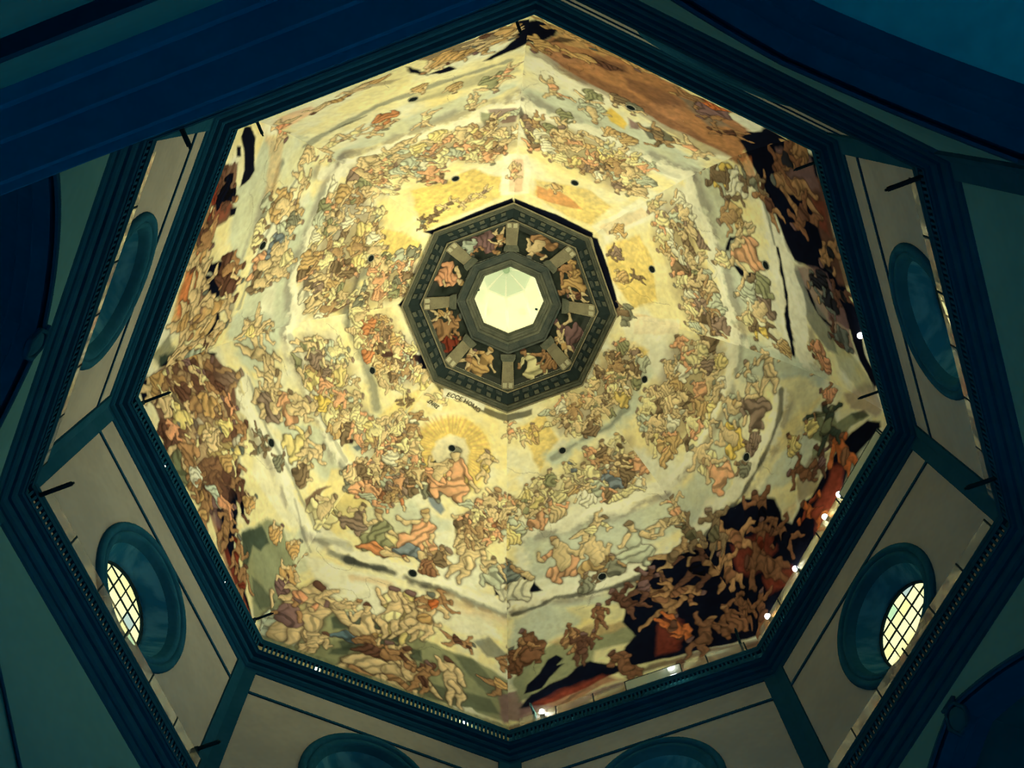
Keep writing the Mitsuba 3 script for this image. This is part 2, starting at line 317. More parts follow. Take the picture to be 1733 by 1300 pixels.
PAINT = """
W 0
P b 75 57 -682 1907 -389 1692 -169 1700 52 1707 277 1715 504 1723 880 1852 1074 2155 1272 2446 1529 2831 1346 2988 1135 2713 929 2432 730 2142 504 2116 282 2089 11 2115 -258 2140 -600 2055
P B 50 46 -1392 2603 -1232 2360 -1079 2107 -820 1676 -734 1679 -887 1972 -1051 2248 -1332 2671
P c 50 46 -1554 2742 -1377 2438 -1192 2138 -1018 1820 -858 1478 -776 1481 -902 1797 -1038 2091 -1184 2371 -1339 2638
P c 80 34 -1269 2964 -1053 2651 -878 2307 -717 1942 -595 2077 -732 2309 -877 2533 -1029 2750 -1244 3069
P w 70 35 -751 1502 -441 1492 -128 1482 -106 1624 -410 1613 -700 1642
P g 75 29 -274 2898 -47 2761 136 2717 332 2805 301 3134 101 3156 -207 3094
P w 80 17 -584 2783 -407 2643 -251 3085 -448 3243
P s 50 17 -512 2793 -433 2731 -304 3092 -403 3163
P w 70 18 301 3134 403 2849 494 2555 664 2633 579 2917 484 3193
P o 35 18 361 3088 529 2637 614 2658 462 3141
P r 60 17 -240 2954 -156 2949 -133 2872 33 2912 163 2983 56 3039 -179 3098
S w 85 153 -1245 3066 -1029 2750 -822 2442 -635 2097
S w 85 191 -635 2097 -280 2067 74 2030 353 2034 639 2044
S w 85 187 639 2044 902 2389 1226 2798
S w 85 145 -693 1483 -441 1492 -143 1502
L B 35 66 282 2089 601 2065
P a 92 35 -710 1295 -672 973 -605 714 -437 724 -266 735 -54 753 161 770 356 830 555 889 736 1016 807 1493 489 1466 310 1451 134 1437 -85 1413 -301 1389 -508 1343
P n 50 35 -748 1311 -492 1281 -292 1266 -92 1250 131 1301 359 1352 555 1413 755 1474 625 1585 390 1549 160 1512 -18 1493 -194 1473 -367 1454 -560 1383
P n 70 49 -448 1033 -385 882 -205 835 -150 929 -292 1108
P o 70 25 -658 949 -605 714 -487 751 -434 828 -555 986
P o 70 25 -428 860 -361 640 -282 666 -351 862
P n 60 49 -185 1065 53 925 245 1030 143 1213 -64 1207
P B 60 38 132 928 274 881 574 1040 462 1178
P D 95 25 -887 1014 -795 790 -636 746 -658 949 -696 1164 -767 1206 -825 1438 -937 1726 -987 1795 -892 1517 -854 1321
P D 80 19 -628 900 -550 814 -581 951 -655 1069
P D 97 25 678 1175 629 953 660 699 883 763 1017 784 1386 1363 1648 1737 1911 2084 1737 2412 1546 2209 1309 1935 1047 1623 838 1367
P r 60 25 765 1369 807 1296 982 1581 972 1732
P v 70 39 844 999 1007 817 1324 1304 1283 1550 1039 1330
P D 90 11 -593 3564 -359 3203 -324 3258 -570 3632
P D 92 11 -340 3198 2 3170 337 3183 379 3245 36 3260 -322 3265
P D 95 12 354 3238 407 3225 620 3493 580 3563
P D 80 17 -623 2210 -624 2104 -515 2332 -388 2395 -319 2466 -398 2517 -493 2442
P v 80 17 -804 2327 -642 2156 -602 2321 -683 2434 -759 2414
P r 85 17 173 2199 209 2083 269 2081 254 2238 218 2292
P E 85 17 83 2210 106 2118 163 2209 154 2276
P D 80 18 149 1668 209 1530 306 1558 395 1561 441 1623 352 1679 246 1753
P y 95 23 -119 1694 -113 1600 -10 1651 64 1715 58 1788 -32 1785
P v 90 24 32 1620 114 1631 148 1703 93 1747
F -803 1753 220 s k 2 43
F -496 1692 280 s k 2 -35
F -248 1579 240 e k 0 5
F -183 1768 280 b k 0 -26
F -92 1459 240 n k 4 -1
F 16 1467 220 B k 4 -6
F 262 1652 320 n K 2 -55
F 501 1605 300 s k 2 -67
F 133 1937 240 o k 4 -1
F -5 1932 200 o k 4 13
F -319 2012 220 e k 0 -16
F 810 1819 340 y n 0 -7
F 1006 1307 460 v K 2 35
F 908 819 400 o o 4 8
F 973 1100 440 n K 2 -24
F -586 823 320 o o 3 2
F -691 1191 300 o K 0 8
F -287 811 300 o o 3 7
F 6 765 320 r o 3 -5
F -372 1106 340 n o 3 -7
F 373 935 340 v K 0 -1
F 274 881 320 r K 3 -2
F 582 1112 300 n K 2 60
F -948 1434 340 o k 2 55
F -902 1224 300 o k 0 6
F -447 2906 240 s k 1 6
F -101 2890 160 o k 4 -4
F 493 3030 180 o k 0 -6
P n 55 110 -1226 3142 -1011 2822 -740 2398 -645 2195 -589 2267 -529 2641 -624 2895 -857 3034 -1003 3137 -981 3399
P n 55 110 -555 2192 -262 2125 140 2084 369 2121 466 2523 280 2576 79 2568 -175 2536 -424 2512
F -211 2531 229 c k 4 25
F 293 2525 251 v k 4 -8
F 128 2510 245 w k 4 -10
F 415 2499 253 k k 4 25
F -75 2496 253 G K 4 17
F 18 2490 249 v K 4 5
F -399 2486 247 n s 0 11
F -305 2481 251 w c 4 10
F 237 2423 197 b K 0 -1
F 335 2416 267 c k 4 -17
F -157 2398 226 k k 3 -25
F 105 2375 255 n k 4 -12
F -418 2351 250 w c 0 -4
F 422 2350 251 b k 4 21
F 1 2349 233 c s 1 -23
F -260 2323 256 k k 4 16
F 198 2308 251 o K 0 -16
F -512 2298 222 v c 0 -5
F 292 2288 241 k k 0 -24
F -117 2281 206 o s 3 -7
F -358 2252 208 e K 4 -16
F 67 2243 238 G K 0 -5
F -478 2186 233 c K 1 3
F -299 2143 268 v k 1 -24
F -163 2139 193 c k 1 14
F 347 2137 208 b s 0 -14
F -60 2135 203 k k 3 20
F 52 2118 243 b c 1 -3
F 153 2110 229 G k 1 3
F 254 2109 241 G c 1 -5
W 1
P b 75 53 -1285 2735 -1124 2485 -971 2229 -828 1966 -587 1613 -399 1637 -206 1662 58 1718 331 1774 531 2058 292 2053 58 2048 -156 2039 -367 2030 -573 2022 -709 2255 -853 2483 -1022 2795 -1203 3099
P b 85 57 531 2058 602 1695 658 1387 692 1064 1049 1291 1180 1742 913 1958 932 2194
P g 80 28 -249 3095 -300 2736 -71 2656 269 2777 305 3063 22 3168
P o 50 29 357 3072 456 2611 562 2642 509 3149
P w 70 16 -418 3200 -485 2896 -554 2589 -427 2471 -353 2771 -281 3068
P o 35 16 -403 3110 -500 2613 -444 2541 -318 3051
P w 50 17 358 3214 400 2910 431 2600 607 2674 632 2975 648 3271
S w 85 139 -1245 3079 -1008 2671 -826 2364 -655 2049
S w 85 201 -655 2049 -396 2025 -79 2013 245 2026 541 2062
S w 85 142 541 2062 832 2211 1265 2580
S w 85 131 -415 1253 -86 1299 214 1354 576 1451
S w 85 195 -215 1181 -9 1196 201 1211 421 1263 647 1315
L D 85 52 -130 1244 80 1270 390 1374 666 1444
L B 80 44 -435 1243 -170 1272
L B 35 45 -853 2483 -670 2109
P a 92 31 -1727 2549 -1577 2326 -1402 2047 -1238 1759 -1097 1524 -967 1279 -850 1116 -720 1409 -902 1795 -1017 2007 -1138 2214 -1301 2464 -1472 2709
P n 50 31 -1497 2631 -1344 2377 -1171 2130 -1008 1877 -875 1673 -751 1462 -794 1713 -942 1976 -1102 2231 -1232 2432 -1367 2629 -1508 2822
P v 60 35 858 934 683 495 833 461 944 624 961 912
P D 97 21 -854 1326 -917 1222 -931 978 -816 674 -760 469 -522 467 -342 486 -158 505 141 506 449 507 729 518 659 556 356 620 341 863 151 803 1 869 -58 1085 -198 1120 -376 1155 -574 1207 -733 1264
P r 60 21 -769 1363 -764 1247 -615 1255 -579 1399
P n 85 26 -618 677 -627 481 -451 472 -273 462 17 437 43 601 -251 662 -471 702
P v 70 31 -800 943 -758 517 -556 502 -503 817 -650 953
P f 55 27 -510 665 -483 514 -264 543 -326 657
P v 80 27 -19 1070 -17 715 241 633 517 629 515 807 337 966 146 1081
P B 80 27 -8 1214 1 1066 181 1029 325 890 569 868 552 999 404 1136 201 1211
P D 90 22 118 1054 138 1008 298 982 379 846 417 829 354 939 223 1036
P D 90 22 149 547 150 451 325 471 488 505 659 408 706 507 553 611 356 620
P e 50 34 415 934 563 652 729 518 822 707 661 912
P w 80 21 -206 1206 -56 1121 191 1117 496 1179 658 1387 385 1331 123 1277
P D 92 11 -588 3510 -372 3201 -317 3206 -522 3539
P D 95 11 -336 3224 -311 3164 -55 3160 306 3199 331 3261 -41 3250
P D 90 16 1 1824 23 1768 66 1708 79 1540 92 1466 112 1609 95 1767
P D 90 16 -98 1859 -208 1755 -215 1658 -172 1758 -98 1812
P n 90 17 70 2393 13 2277 56 2145 151 2122 193 2336 188 2464
F -861 1882 300 s k 2 -65
F -633 1672 340 y n 0 -1
F -551 1549 320 w n 0 -27
F -353 1686 320 o K 0 -4
F -227 1571 300 c k 1 -29
F -67 1673 420 s k 0 -5
F 175 1624 340 e n 0 -4
F 217 1776 280 b k 0 -5
F 348 1662 320 v k 0 -19
F 428 1870 240 c k 4 -3
F 511 1708 300 y n 2 5
F 621 1557 240 o k 4 3
F -32 1955 240 c k 4 -6
F 822 1776 400 k k 2 53
F 909 1162 229 s K 4 -4
F -540 810 563 K K 1 18
F -798 685 352 K K 4 -4
F -725 839 387 d h 2 -12
F -435 1208 360 n K 2 68
F -576 1310 300 B n 2 12
F -371 816 405 n h 2 -24
F -145 610 387 d K 1 -23
F 81 874 299 d B 0 -8
F 194 825 299 d B 4 -4
F 121 606 299 d n 1 -3
F 577 1148 246 s K 4 -4
F 659 1117 246 s K 4 27
F 432 801 282 B n 0 -7
F -919 1410 300 n K 2 53
F -167 3053 180 v n 0 5
F 34 3076 200 o k 4 -5
F 336 3173 240 B n 0 4
F 55 2892 160 n n 2 32
F -352 2940 180 o k 0 -1
P n 55 110 -505 2461 -534 2173 -316 2168 -86 2181 245 2170 515 2169 515 2493 235 2516 -57 2493 -282 2576
F -144 2519 212 o k 4 -5
F 493 2482 217 b c 4 23
F -246 2475 244 w c 0 5
F -368 2470 253 c s 4 -11
F 338 2465 267 c k 4 18
F 15 2455 284 n s 4 -24
F 136 2453 229 c c 4 -6
F -505 2451 248 c k 1 -18
F -106 2395 220 w k 0 24
F 239 2394 228 w k 0 -10
F -212 2330 260 n k 3 -6
F 1 2327 252 e k 3 2
F 330 2324 225 v s 0 15
F 454 2321 280 n k 0 12
F -384 2312 256 b k 4 25
F 145 2311 245 n k 0 -4
F -311 2216 283 w k 3 -3
F -504 2210 212 w k 4 -4
F -38 2207 272 w k 1 -19
F -205 2202 282 v k 3 -23
F 503 2199 255 v K 0 -22
F 104 2192 218 b k 0 -2
F 206 2190 266 k K 4 -7
F 322 2179 255 b K 0 -14
F -408 2172 212 w k 0 -13
P n 55 110 622 2712 586 2342 734 2261 995 2433 1214 2663 941 2991
W 2
P b 85 48 -700 2164 -766 1804 -809 1494 -853 1183 -605 1032 -425 1313 -504 1740 -416 1920
P b 68 49 -458 1342 -553 1095 -646 848 -334 848 14 984 134 1113 -65 1141 -263 1168
P b 68 53 1464 2714 1240 2551 1026 2308 817 2067 510 1831 138 1819 -116 1869 -367 1918 -242 1675 7 1583 254 1489 499 1558 752 1629 980 1854 1216 2082 1459 2312 1708 2545
P c 70 40 -494 1661 -697 1330 -738 937 -581 1084 -231 1139 134 1195 338 1251 547 1307 223 1436 2 1394 -214 1353 -352 1508
P g 40 40 -60 1371 -418 1233 -669 1091 -374 1041 -144 1214
P o 50 26 -403 3103 -542 2666 -464 2600 -273 3035
P g 80 27 -206 3062 -227 2801 -117 2764 -103 2983
P w 50 16 -335 3209 -450 2943 -562 2679 -423 2586 -279 2800 -131 3015
S w 85 129 -692 2159 -467 2022 -95 1956 257 1938 621 2059
S w 85 126 621 2059 934 2296 1291 2674
S w 85 185 649 1468 288 1419 -13 1368 -277 1371 -461 1432
L D 75 46 -522 1454 -399 1365 -211 1313 -9 1287
L D 80 54 -9 1287 274 1310 548 1348 648 1426
L B 70 48 354 1319 614 1372
L D 75 42 1766 2250 1472 1962 1173 1735 765 1447
L b 90 201 -38 2747 275 2740 525 2807 822 3056 1006 3200
L B 70 69 281 2750 513 2815 733 3002
P D 97 21 1681 1768 1503 1848 1280 1809 1068 1781 905 1579 798 1418 565 1417 424 1419 347 1325 242 1257 128 1119 104 977 156 822 114 711 -33 733 -108 679 -286 679 -398 676 -589 640 -721 564 -771 450 -747 409 -486 451 -298 444 -106 437 129 425 368 412 550 377 733 341 1018 610 1229 828 1447 1047 1672 1266 1904 1486 2277 1732 2134 1859 2096 1797 1955 1586 1813 1621 1661 1571
P f 70 41 542 1140 283 879 303 679 514 717 626 964
P f 85 39 -61 601 -355 631 -407 525 -162 414 33 450
P f 80 41 541 685 317 476 393 380 585 536
P n 80 31 795 364 998 583 1208 801 1454 1039 1709 1278 1844 1344 1601 1119 1366 896 1138 673 818 331
P o 60 30 633 262 383 293 205 329 28 364 -28 342 148 306 324 270 573 240
P e 95 15 -529 1051 -574 1003 -547 918 -627 890 -595 814 -692 745 -753 657 -746 575 -627 679 -523 688 -420 856 -405 979 -475 947 -466 1022
P e 90 15 -351 904 -418 815 -333 807 -289 866
P D 60 14 -692 745 -760 649 -749 578 -675 668
P v 60 28 -776 900 -930 688 -845 490 -769 523 -722 775
P b 85 24 -461 503 -734 410 -729 327 -529 337 -325 348 -217 392
P n 60 25 -74 909 -308 901 -387 744 -159 667 -15 765
P o 40 25 133 864 -1 792 100 726 161 791
P e 50 28 -1052 1352 -991 957 -900 658 -827 731 -896 1081
P D 95 11 -629 3509 -375 3240 -330 3266 -577 3564
F -819 1899 300 y n 2 8
F -791 1672 240 o k 4 -5
F -611 1669 400 k k 2 58
F -479 1792 300 b k 2 37
F -231 1813 340 b k 0 5
F -309 1641 380 v k 0 -8
F -41 1698 360 y k 0 6
F 221 1829 340 c k 0 6
F 242 1642 360 s k 0 3
F -76 1477 200 v n 4 1
F 79 1444 220 B n 4 -1
F -146 1484 200 v n 4 17
F -10 1972 240 c k 2 -1
F 804 1833 340 k k 2 72
F 682 1811 280 s k 2 31
F 709 1015 405 h K 2 17
F 494 1143 458 h K 2 -38
F 226 1023 405 D h 2 26
F 581 1360 420 D n 2 36
F 390 898 370 f h 2 56
F 452 694 528 h h 1 -24
F 216 687 352 D h 2 -8
F 785 692 387 h h 1 -8
F 914 738 352 h h 0 8
F 698 494 352 n h 2 35
F 878 1343 440 D n 2 22
F 734 1560 340 D n 2 -2
F -191 863 317 h h 2 -22
F -48 544 352 f r 2 -1
F -464 587 440 h r 1 12
F -331 766 264 v n 2 60
F -537 893 370 e E 2 45
F -708 1054 201 s K 4 -7
F -290 1116 229 G K 4 23
F -462 1048 211 G K 4 6
F -864 1262 246 s k 4 15
F -369 3196 240 B n 0 6
P n 55 110 -399 2604 -566 2342 -506 2148 -295 2063 -88 2067 183 2086 412 2254 321 2505 200 2602 -93 2559
F 59 2569 232 k k 0 -2
F -201 2565 237 k k 4 7
F 158 2539 273 n c 0 2
F 279 2538 243 b c 0 17
F -376 2512 290 k s 1 25
F -22 2490 257 k k 4 -20
F -130 2444 244 o k 4 -2
F -245 2437 237 w k 0 7
F 240 2418 239 k k 0 -20
F 49 2396 275 k k 4 -5
F -342 2382 289 c s 0 -10
F -456 2378 258 c k 4 1
F 330 2356 261 G k 1 -17
F -555 2355 289 n k 4 -3
F 154 2306 240 w k 4 13
F -68 2289 209 n k 0 5
F -352 2254 229 v k 4 -19
F 45 2235 234 w k 1 -17
F 383 2234 283 o c 0 14
F -195 2206 231 s s 4 8
F 273 2200 240 o s 0 -1
F -466 2154 216 G k 4 20
F 163 2124 216 n s 3 -12
F -82 2112 240 o K 0 7
F -290 2093 257 w k 0 6
F 70 2079 236 s c 0 1
F -184 2072 254 G k 3 1
P n 55 110 -125 3135 -135 2845 27 2789 252 2798 591 2984 768 3236 716 3481 388 3217 60 3172
F 153 3183 192 n k 4 23
F 272 3171 194 k c 4 -8
F 80 3137 194 o k 3 -24
F 359 3135 178 b k 0 15
F -24 3091 177 n k 0 -9
F -126 3083 211 e s 4 -3
F 165 3057 207 k c 4 -10
F 251 3057 186 n s 3 -19
F 378 3020 198 n k 0 8
F 25 2988 230 n K 0 -23
F 207 2959 205 c K 0 5
F 290 2955 169 k k 4 -9
F 116 2952 203 e k 4 -2
F -126 2943 184 v k 4 -13
F 404 2906 180 e k 0 18
F -27 2875 236 n k 4 -8
F 252 2855 237 g k 0 -14
F 147 2849 201 w k 1 21
F -106 2835 199 b k 0 1
F 60 2801 199 e k 4 0
P n 55 110 1083 3003 800 2849 521 2604 611 2360 638 2202 869 2344 1121 2711 1211 2921
W 3
P b 68 52 518 2117 158 1965 -45 1997 -276 1956 -505 1915 -807 1961 -1100 2257 -1289 2510 -1482 2762 -1468 2460 -1288 2172 -1113 1884 -899 1737 -690 1590 -462 1604 -232 1617 -1 1630 233 1644 517 1649
P b 75 50 714 1329 506 1326 300 1322 73 1310 -151 1297 -89 1030 257 1071 508 1039 758 1006
P w 70 40 1909 2333 1702 2136 1499 1941 1288 1779 1082 1618 882 1458 824 1205 1037 1353 1257 1501 1483 1650 1697 1812 1915 1974
P G 70 31 1008 2437 795 2350 586 2263 609 2156 874 2090 1070 2112
P g 75 27 283 3078 47 3124 20 2860 225 2587 260 2841
S w 85 118 -1239 2563 -964 2257 -647 2063
S w 85 135 -647 2063 -342 2017 36 2061 253 2080 472 2098
S w 85 108 1614 2216 1251 1926 989 1704 741 1456
S w 85 148 715 1473 369 1440 8 1398 -362 1410 -701 1476
L D 75 46 716 1376 500 1363 376 1403 157 1347 -110 1316 -368 1347 -729 1421
L B 70 59 1193 1816 1001 1623 773 1400
L o 40 108 1223 1772 1009 1569 801 1367
L b 90 192 -852 3145 -622 2891 -412 2751 -95 2722 92 2699
L B 70 68 -613 2895 -417 2767 -180 2747
L B 60 57 -123 2729 96 2683
P e 90 24 1954 1923 1767 1764 1408 1422 1105 1155 824 809 848 415 1065 591 1292 767 1528 944 1737 1122 1953 1301 2175 1481
P B 80 25 1046 1271 930 1279 837 1097 792 1021 799 967 973 1099
P E 70 24 1522 1107 1259 913 966 675 892 502 1182 686 1527 971
P E 60 24 1213 1229 1063 1109 913 792 839 646 964 702 1119 993
P v 90 19 899 701 773 673 726 483 775 382 896 437
P e 90 29 803 799 632 950 445 1011 177 1023 -123 985 -159 762 175 801 242 659 416 625 762 555
P o 50 29 487 1029 175 1034 -37 995 -65 924 153 922 372 920
P G 50 40 310 1269 50 1211 -166 1172 -83 1004 262 1044
P D 97 14 722 622 696 706 603 767 534 861 465 887 415 836 466 790 415 784 535 690 594 621 649 628
P D 97 19 -43 981 -126 1191 -277 1329 -424 1471 -594 1423 -713 1368 -887 1560 -996 1680 -1084 1664 -1187 1696 -1319 1677 -1373 1577 -1360 1397 -1418 1338 -1548 1493 -1629 1516 -1802 1683 -1913 1787 -2118 1941 -2053 1687 -1859 1498 -1670 1308 -1447 1074 -1234 839 -1082 637 -936 435 -697 437 -524 465 -348 493 -170 521 10 549 267 497 561 464 751 427 765 512 673 600 412 651 319 706 231 723 194 694 62 603 -7 746 -107 816
P f 80 38 683 492 427 544 173 568 67 460 279 417 567 410
P f 70 38 -273 885 -453 919 -469 732 -360 546 -237 547
P n 80 28 -886 400 -715 428 -542 455 -345 479 -146 503 -56 459 -241 437 -424 415 -605 393 -870 346
P v 90 24 766 501 444 409 236 425 29 442 -45 405 286 363 530 372 775 382
P D 80 16 594 3456 348 3224 129 3206 145 3152 358 3150 609 3402
P D 90 15 610 1718 560 1726 500 1613 459 1508 541 1526 602 1581
P D 90 15 822 1749 745 1717 772 1613 829 1619
F 259 1743 440 s k 0 -6
F -1 1672 420 o k 0 1
F -310 1630 440 b k 0 8
F -23 1911 320 c k 2 67
F -591 1726 340 k k 2 76
F -686 1804 280 s k 2 24
F -13 1489 240 n n 2 55
F 125 1450 240 B n 4 8
F -114 1521 260 B K 4 5
F 655 1679 440 w k 0 -3
F 689 1809 300 t K 4 -4
F 799 1826 300 b k 0 5
F 655 2363 440 s k 1 -6
F 748 2401 360 r k 0 1
F 585 2310 340 n k 1 1
F 529 2181 260 b k 4 6
F 648 2821 320 g k 1 -7
F 765 952 282 h h 0 -2
F 638 1067 317 h h 0 -8
F 670 996 299 h K 0 -6
F 321 1013 229 K h 0 4
F 256 955 229 K h 3 -2
F 98 1087 264 h h 1 7
F -113 1137 352 n n 2 -23
F 275 847 317 n n 1 15
F 10 549 405 h h 1 -18
F -365 1080 458 h K 2 174
F -273 1242 360 v n 2 44
F -546 1415 360 n K 2 76
F -496 1078 370 h K 2 124
F -375 777 387 n r 1 154
F -533 580 405 h h 2 37
F -868 1082 356 h K 2 16
F -1009 1381 458 K k 2 -34
F -890 1498 420 D n 2 47
F -844 1215 440 n K 2 73
F -861 719 341 h h 1 -5
F -758 649 310 h h 0 -4
F -951 612 310 n h 2 28
F -185 395 352 n h 3 -2
F -673 1235 440 D n 2 30
F -722 1545 340 D n 2 1
F 176 2955 220 g o 1 5
F 278 2967 200 c k 2 -6
F 367 3064 200 s k 2 -2
P n 55 110 -724 3514 -878 3298 -783 3126 -612 2956 -286 2841 -45 2905 44 3135 -313 3179 -569 3398
F -34 3142 196 b k 3 25
F -125 3135 182 w s 0 18
F -224 3129 236 o k 0 -10
F -327 3100 214 k s 4 -12
F -2 3042 171 c k 3 9
F -398 3026 208 c k 4 11
F -186 3004 222 c K 0 20
F -252 2943 233 c k 3 15
F -103 2931 212 n k 1 3
F -363 2905 224 o k 1 10
F -183 2872 186 c k 0 9
F -286 2841 218 n k 0 11
P n 55 110 49 2484 -205 2574 -505 2590 -541 2321 -583 2170 -368 2107 -55 2219 92 2323
F -313 2580 270 n k 4 19
F -446 2578 236 n c 1 15
F -209 2564 256 c s 1 -11
F -27 2499 242 u c 1 -25
F -153 2448 256 c k 4 -10
F -433 2435 275 n k 4 -22
F -293 2435 228 w K 1 12
F 41 2404 242 k c 4 -10
F -73 2361 230 o k 3 12
F -532 2351 267 s k 0 -5
F -393 2314 254 n k 0 -19
F -291 2301 263 u K 0 -11
F -165 2289 261 b c 4 -18
F -66 2233 230 w k 0 -13
F -496 2199 226 w k 4 16
F -231 2192 222 n s 4 -15
F -350 2186 240 c c 3 3
P n 55 110 392 2538 156 2558 145 2315 105 2179 379 2177 443 2310
F 161 2512 215 e k 4 21
F 251 2455 245 k c 1 -17
F 386 2448 212 G c 4 22
F 317 2334 263 G k 4 17
F 156 2331 225 c c 4 -23
F 427 2300 266 e k 1 -22
F 203 2216 277 k s 4 -10
F 332 2185 258 s k 0 24
P n 55 110 831 2541 498 2463 579 2113 905 2190 996 2373
F 550 2392 200 k s 0 20
F 557 2262 204 b k 4 25
F 596 2123 258 G c 0 -8
W 4
P b 75 61 1669 2625 1404 2512 1140 2399 936 2378 628 2042 795 1959 1148 2148 1365 2346 1588 2542
P b 60 50 761 1854 481 1873 152 2093 -155 2060 -181 1954 82 1828 337 1703 544 1600
P b 52 53 899 2703 662 2758 411 2939 337 2549 610 2295 790 2389
P b 60 38 1276 1277 1053 1366 823 1457 730 1141 892 810 1064 961
P w 70 39 799 1226 610 1264 417 1303 209 1288 0 1274 -210 1298 -423 1323 -639 1348 -757 1173 -531 1123 -310 1075 -93 1026 109 1003 309 980 507 957
P G 70 31 847 2116 577 2189 525 1942 477 1694 650 1485 777 1603 811 1859
P G 70 31 -200 2082 -405 2177 -614 2274 -638 2166 -442 1899 -275 1761
P g 60 26 653 2731 501 3049 405 3156 411 2939 569 2711
P G 80 42 292 2570 306 2746 240 2899 91 3012 -87 3041 -247 2976 -339 2807 -370 2580 -269 2413 4 2284 193 2376
P g 80 26 283 2574 285 2744 211 2889 83 2986 -83 3021 -233 2951 -320 2798 -346 2593 -242 2436 4 2321 178 2395
R y -6 2699 348 148
P w 70 31 127 2619 113 2746 33 2827 -86 2834 -158 2735 -179 2551 27 2455
S w 85 101 1759 2579 1606 2393 1457 2206 1294 2027 1136 1846 953 1649 776 1451
S w 85 124 737 1471 452 1435 173 1425 -194 1457 -476 1474 -765 1465
S w 85 132 -784 1502 -1117 1769 -1489 2050 -1868 2390
L B 70 68 612 1354 384 1350 208 1378
L D 80 74 498 1352 253 1374 125 1378
L D 75 69 23 1380 -114 1389 -278 1391
L B 70 70 -275 1408 -490 1393 -752 1389
L B 50 79 721 1418 507 1468
L o 50 90 397 1223 136 1266
L o 40 127 -263 1344 -499 1339 -736 1335
L B 60 35 1710 2604 1427 2253 1114 1919 926 1709 745 1497
L D 35 24 994 1704 855 1440 749 1283
L B 50 56 801 2200 628 2042 412 1967
P f 70 18 1525 1327 1396 1211 1188 892 955 529 853 373 911 370 1121 682 1250 898 1385 1113
P e 90 29 1258 1225 1127 1420 978 1376 806 1101 835 902 718 784 857 463 931 543 1067 836
P E 70 23 1065 899 962 833 877 757 826 724 918 612 984 698
P e 90 24 537 820 321 904 148 905 -207 879 -517 886 -837 812 -865 421 -638 388 -415 356 -197 323 -7 321 180 318 366 315 584 319 801 323 770 512
P b 85 24 392 837 249 971 153 931 293 771
P E 90 19 462 771 316 877 58 891 -77 872 -6 777 287 744 438 664
P E 80 19 378 577 117 744 -179 778 -215 680 92 609 324 516
P E 80 23 398 477 260 610 277 483 401 415
P B 80 25 -542 1042 -643 1148 -769 1064 -827 1034 -832 980 -644 948
P E 70 24 -177 487 -425 526 -722 559 -812 462 -522 375 -194 351
P E 60 24 -408 862 -562 880 -755 716 -847 648 -720 587 -535 723
P w 90 14 -460 367 -603 416 -668 380 -565 352 -475 334
P v 90 20 -782 645 -909 733 -981 599 -941 458 -815 396
P b 85 14 898 470 812 671 748 585 791 439
P e 90 30 -858 822 -996 1113 -1167 1333 -1439 1586 -1774 1829 -1889 1680 -1503 1399 -1464 1213 -1283 1019 -936 634
P D 90 16 575 3411 418 3425 340 3279 460 3313
P D 80 16 326 3236 -33 3210 -345 3222 -528 3379 -544 3326 -376 3157 -50 3158 281 3184
P D 90 15 -604 1651 -681 1687 -690 1575 -639 1533
P D 90 16 134 2506 83 2561 34 2481 97 2433
P u 80 21 63 2221 -40 2215 -92 2150 -72 2093 17 2146
F -773 1729 440 w k 0 2
F -699 1812 300 t K 4 7
F -599 1736 300 b k 0 -7
F 334 1692 420 e k 0 -6
F 249 1638 340 r k 3 2
F 23 1826 480 s k 0 2
F -34 1752 400 u k 3 3
F -375 1749 520 k k 1 17
F -165 1708 260 n K 4 6
F -96 1586 260 f K 4 -6
F 774 1714 360 c k 0 -6
F 516 1747 300 v k 0 7
F -514 2300 440 s k 1 -7
F -422 2257 360 r k 0 6
F -594 2313 340 n k 1 4
F -342 2119 380 c k 0 3
F -300 1980 320 k k 1 12
F -696 2252 260 b k 4 3
F 42 2327 320 B n 0 -3
F -86 2477 520 s k 0 -5
F 27 2455 320 s k 0 27
F -313 2674 320 g k 1 -2
F 272 2337 380 b k 0 1
F 417 2480 320 G k 0 -4
F 539 2542 280 b k 0 4
F 458 2126 320 n k 0 17
F 577 2189 320 s k 0 -6
F 357 2115 300 r k 3 6
F 645 2095 300 B k 0 24
F 292 2570 260 b k 4 -4
F 23 3215 240 c k 2 85
F 251 3126 220 c k 2 60
F 861 1285 240 o k 4 -3
F 828 1028 260 o k 4 -1
F 835 902 260 v k 4 2
F 746 513 520 b k 0 -2
F 592 683 740 k k 1 4
F 449 987 300 k k 3 -2
F 695 857 400 s k 2 88
F 715 694 340 v K 4 3
F 213 842 360 k k 0 -8
F 264 738 300 t K 3 0
F -7 1012 560 G G 1 7
F 59 1009 520 c k 1 0
F -93 1026 440 k k 1 8
F -179 1098 480 o k 1 3
F -210 1259 300 r K 2 66
F -436 991 260 n K 2 83
F 164 542 540 k k 3 -17
F -9 633 560 k k 3 4
F 70 475 500 K k 3 -1
F -119 602 460 K k 1 -45
F 68 710 360 n K 3 -1
F -236 517 360 n K 1 7
F -442 575 460 k k 1 -12
F -798 737 340 o K 2 62
F -867 996 282 K K 0 7
F -964 1212 317 K K 0 7
F 518 471 320 k k 1 23
F -949 1120 299 k k 0 -5
F -415 3084 200 s k 2 1
F 497 2960 200 o n 1 15
P n 55 110 712 2183 540 2390 370 2654 175 2384 226 2178 418 1989 625 2032
F 318 2580 217 n s 4 0
F 255 2487 207 c s 0 -19
F 432 2481 224 s c 4 -4
F 340 2419 237 b k 0 14
F 191 2386 238 k K 4 22
F 430 2356 266 n k 3 -15
F 538 2349 242 s k 0 0
F 215 2244 235 n k 0 1
F 402 2230 266 b K 4 13
F 505 2213 229 k k 1 -25
F 601 2212 209 n c 4 -7
